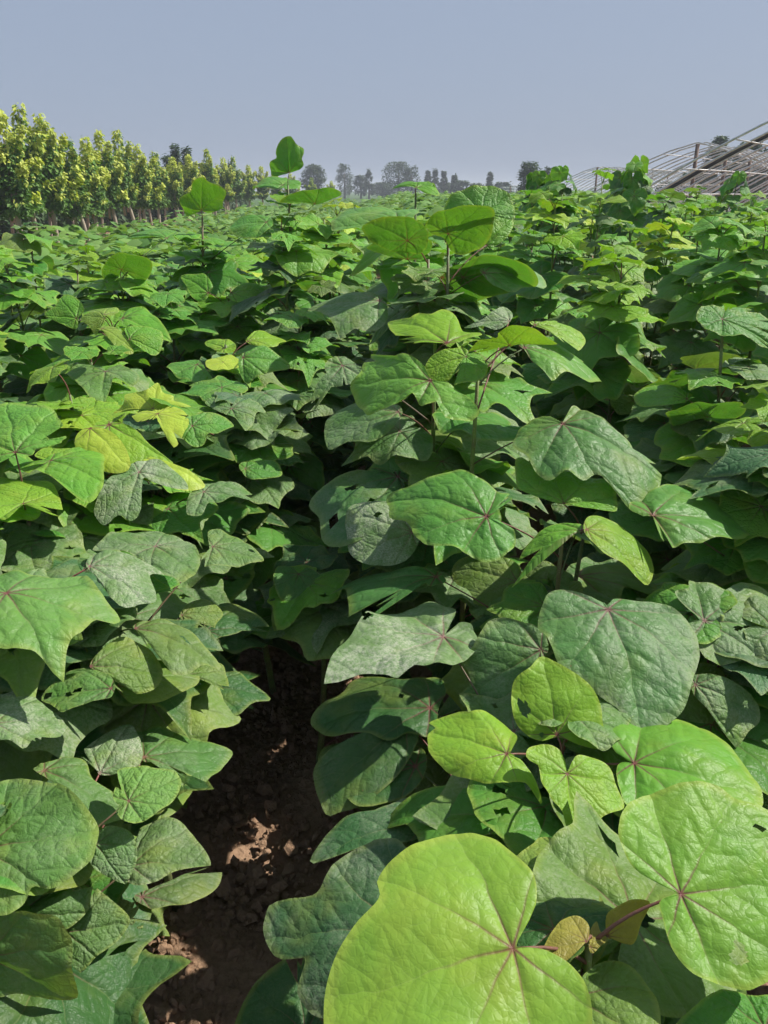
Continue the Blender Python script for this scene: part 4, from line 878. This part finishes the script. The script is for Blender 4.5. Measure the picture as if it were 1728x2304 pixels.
def big_tree(name, px, z, topy, botw, kind, label, mat, seed, n=2600, leaf=.3, group=None, clump=None):
    rg = np.random.default_rng(seed); P = unproj(px, HORIZON, z); Hh = EYE+elev(topy)*P[1]; wr = botw/FPX*z/2
    root = empty(name, (P[0], P[1], 0)); tag(root, label, 'tree', group)
    b0 = Hh*.12 if kind != 'broad' else Hh*.22
    nc = int(n/40); C = []
    for _ in range(nc):
        t = rg.uniform(0, 1)
        if kind == 'spire': rad = wr*(1-t)**.75*(.55+.45*rg.random())
        elif kind == 'poplar': rad = wr*(math.sin(math.pi*min(1, (t*.86+.12)))**.6)*(.5+.5*rg.random())
        else: rad = wr*math.sqrt(max(0, 1-(2*t-1)**2))*rg.random()**.4
        a = rg.uniform(0, 6.28); C.append((math.cos(a)*rad*.8, math.sin(a)*rad*.8, b0+(Hh-b0)*t*.98, max(.22, wr*(.34 if kind != 'spire' else .28*(1.15-t)))))
    cs = []
    for (cx, cy, cz, cr) in C:
        m = 40; d = rg.normal(0, 1, (m, 3)); d /= np.linalg.norm(d, axis=1)[:, None]; cs.append(np.array([cx, cy, cz])+d*cr*rg.uniform(.3, 1, (m, 1)))
    cs = np.concatenate(cs); cs[:, 2] = np.minimum(cs[:, 2], Hh); V, F = leaf_cloud(cs, cs-[0, 0, Hh*.5], leaf, rg, .2)
    link('crown', mesh('crown', V, F, [mat], False), root)
    m = MB(); m.tube(np.array([[0, 0, -.05], [.05, 0, Hh*.4], [0, .05, Hh*.9]]), [wr*.09+.08, wr*.06+.05, .03], 7)
    for _ in range(7):
        c = C[rg.integers(len(C))]; m.tube(np.array([[0, 0, c[2]*.6], [c[0]*.5, c[1]*.5, c[2]*.85], [c[0], c[1], c[2]]]), [.06, .045, .02], 5)
    link('trunk', m.mesh('trunk', BARKD), root)
FG = 'hazy trees on the horizon'
far = [(705, 372, 60, 'broad', 'broad hazy tree showing behind the end of the tree row'), (775, 370, 46, 'poplar', 'tall hazy poplar-like tree, leftmost of the pale pair'), (812, 396, 40, 'broad', 'low hazy bushy tree beside the leftmost tall hazy tree'),
       (830, 380, 34, 'spire', 'narrow hazy spire-shaped tree standing alone'), (896, 365, 78, 'broad', 'widest hazy round tree on the horizon'), (925, 372, 46, 'poplar', 'hazy tree touching the right side of the widest one'), (962, 383, 26, 'spire', 'thin hazy spire right of the widest tree'),
       (978, 380, 26, 'spire', 'second thin hazy spire in the close pair'), (998, 386, 34, 'spire', 'dark pointed hazy tree right of the thin pair'), (1022, 394, 22, 'spire', 'small thin hazy spire near the horizon gap'), (1040, 408, 40, 'broad', 'low round hazy bush-like tree on the horizon'),
       (1101, 388, 20, 'spire', 'lone thin hazy tree above the low scrub'), (1072, 414, 40, 'broad', 'lowest flat hazy tree in the horizon gap'), (1130, 411, 46, 'broad', 'low hazy tree right of the lone thin tree'), (860, 412, 60, 'broad', 'low hazy scrub tree left of the widest tree'),
       (1012, 412, 60, 'broad', 'low hazy scrub tree below the thin spires')]
for i, (px, ty, w, kd, lb) in enumerate(far): big_tree('distant_tree', px, 120+(i*37 % 40), ty, w, kd, lb, TREEP, 600+i, 3000 if w > 50 else 1800, .42, FG)
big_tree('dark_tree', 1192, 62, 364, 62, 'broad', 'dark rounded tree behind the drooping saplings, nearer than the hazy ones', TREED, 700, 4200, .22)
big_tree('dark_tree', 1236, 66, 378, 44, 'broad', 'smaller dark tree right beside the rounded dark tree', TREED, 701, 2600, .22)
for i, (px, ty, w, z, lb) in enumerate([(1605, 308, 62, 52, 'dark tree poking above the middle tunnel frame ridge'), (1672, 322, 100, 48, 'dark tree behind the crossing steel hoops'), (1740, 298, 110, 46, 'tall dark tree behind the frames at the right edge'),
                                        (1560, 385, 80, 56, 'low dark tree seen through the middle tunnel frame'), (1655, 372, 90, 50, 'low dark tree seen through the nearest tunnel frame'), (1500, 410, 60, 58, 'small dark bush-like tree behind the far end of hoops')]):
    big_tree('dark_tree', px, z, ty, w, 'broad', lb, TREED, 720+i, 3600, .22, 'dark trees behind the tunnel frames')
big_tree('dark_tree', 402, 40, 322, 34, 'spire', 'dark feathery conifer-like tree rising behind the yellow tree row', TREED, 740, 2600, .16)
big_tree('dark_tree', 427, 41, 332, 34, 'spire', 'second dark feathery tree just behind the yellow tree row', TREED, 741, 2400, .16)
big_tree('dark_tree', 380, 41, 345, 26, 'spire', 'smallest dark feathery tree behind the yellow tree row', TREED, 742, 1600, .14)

# ------------------------------------------------------------------ bare greenhouse tunnel frames
STEEL = simple('galvanised_steel', (.66, .66, .65), (.50, .50, .49), 14, .45, .1, .5, .35)
RUST = simple('rusty_post', (.12, .08, .06), (.18, .13, .11), 12, .8, .3)
BLACKROLL = simple('black_film', (.025, .025, .027), (.05, .05, .05), 5, .5)
AX = np.array([math.sin(R(36)), math.cos(R(36)), 0]); UX = np.array([math.cos(R(36)), -math.sin(R(36)), 0])
def tunnel(F0, nh, half, top, r, label, posts=True, roll=False, film=False, pitch=.85):
    root = empty('tunnel_frame', (F0[0], F0[1], 0)); tag(root, label, 'greenhouse frame', 'bare steel tunnel frames'); F0 = np.array([0, 0, 0.])
    def prof(a):
        c = math.cos(a); return half-half*c, top*max(0., 1-abs(c)**1.3)
    for k in range(nh):
        m = MB(); o = F0+AX*pitch*k; jit = random.uniform(-.04, .04)
        P = [o+UX*prof(a)[0]+np.array([0, 0, max(prof(a)[1], 0)+jit*math.sin(a)]) for a in np.linspace(0, math.pi, 25)]
        m.tube(P, r, 6); link('hoop', m.mesh('hoop', STEEL), root)
    L = AX*pitch*(nh-1)
    for i, a in enumerate(np.linspace(.3, math.pi-.3, 17)):
        s, h = prof(a); m = MB(); o = F0+UX*s+np.array([0, 0, h-r*2]); t = np.linspace(0, 1, 8)[:, None]
        m.tube(o-AX*.2+t*(L+AX*.4)+np.array([[0, 0, .015*math.sin(9*q)] for q in t[:, 0]]), r*.6, 5); link('purlin', m.mesh('purlin', STEEL), root)
    if posts:
        for k in range(0, nh, 4):
            m = MB(); o = F0+AX*pitch*k+UX*half; m.tube([o, o+[0, 0, top-.05]], .06, 8); link('post', m.mesh('post', RUST), root)
    if roll:
        for a, rr in ((.62, .05), (1.25, .06)):
            s, h = prof(a); 
        m = MB(); P = [F0+AX*pitch*2+UX*prof(a)[0]+np.array([0, 0, prof(a)[1]+.07]) for a in np.linspace(.35, 1.7, 12)]
        m.tube(P, .045, 7); link('rolled_film', m.mesh('rolled_film', BLACKROLL), root)
tunnel((2.99, 17.67), 26, 6.0, 3.22, .022, 'nearest bare steel hoop frame sweeping up out of the right edge', roll=True)
tunnel((4.42, 28.8), 20, 6.0, 2.95, .022, 'middle bare steel hoop frame with dark post under its peak')
tunnel((7.95, 54.3), 18, 6.0, 2.95, .026, 'farther small bare hoop frame with peak above the leaves')
tunnel((8.4, 91.5), 12, 6.0, 2.1, .03, 'farthest low grey hoop frame near the dark rounded tree')

# drooping dark saplings on the skyline in front of the frames
def drooper(px, z, topy, seed, label):
    rg = np.random.default_rng(seed); T = unproj(px, topy*1.0, z); base = np.array([T[0], T[1], 0])
    root = empty('drooping_sapling', base); tag(root, label, 'plant', 'drooping saplings on the skyline')
    P = stem_points([0, 0, -.02], [0, 0, T[2]], (.02, .02)); Pw = P+base; segs = []
    for k in range(17):
        f = k/16; h = T[2]*(.72+.28*f); az = k*2.4+rg.normal(0, .3); S0 = stem_at(Pw, h); el = R(25); pl = (.22*(1.1-f*.8))*rg.uniform(.6, 1.2)
        A = S0+np.array([math.cos(az)*math.cos(el), math.sin(az)*math.cos(el), math.sin(el)*.6])*pl
        L = rg.uniform(.11, .20)*(1-.3*f); dr = R(rg.uniform(25, 85)); x_ = Vector((math.cos(az)*math.cos(dr), math.sin(az)*math.cos(dr), -math.sin(dr)))
        y_ = Vector((0, 0, 1)).cross(x_).normalized(); z_ = x_.cross(y_)
        M = Matrix(((x_[0]*L, y_[0]*L, z_[0]*L, A[0]), (x_[1]*L, y_[1]*L, z_[1]*L, A[1]), (x_[2]*L, y_[2]*L, z_[2]*L, A[2]), (0, 0, 0, 1)))
        add_leaf(root, base, TEMPL['lo'][rg.integers(12)], M, col('limeG' if f > .8 and rg.random() < .6 else 'dark' if rg.random() < .5 else 'green', rg)); segs.append((S0-base, A-base))
    make_stem(root, P, .012, .005, STEMCOL[0], extra=segs)
drooper(1212, 7.5, 392, 1, 'dark drooping sapling in front of the rounded dark tree')
drooper(1262, 6.8, 384, 2, 'drooping sapling with bright top leaf right of the dark tree')
drooper(1432, 6.2, 368, 3, 'tallest limp-leaved sapling in front of the steel hoops')
drooper(1398, 7.0, 398, 4, 'smaller limp-leaved sapling left of the tallest limp one')
drooper(1660, 8.5, 392, 5, 'limp-leaved sapling under the nearest hoops at right')

# ------------------------------------------------------------------ haze
HAZE = .0016
if HAZE:
    m = bpy.data.materials.new('haze'); m.use_nodes = True; t = m.node_tree; t.nodes.clear(); o_ = t.nodes.new('ShaderNodeOutputMaterial')
    v = t.nodes.new('ShaderNodeVolumePrincipled'); v.inputs['Color'].default_value = (.80, .86, .95, 1); v.inputs['Density'].default_value = HAZE
    t.links.new(v.outputs[0], o_.inputs['Volume'])
    mb = MB(); mb.box(np.array([0, 300, 4.75]), np.array([700, 1400, 5.75])); me = mb.mesh('haze', m, False)
    ho = link('haze', me); tag(ho, 'pale smoggy air over the field', 'haze', kind='stuff')
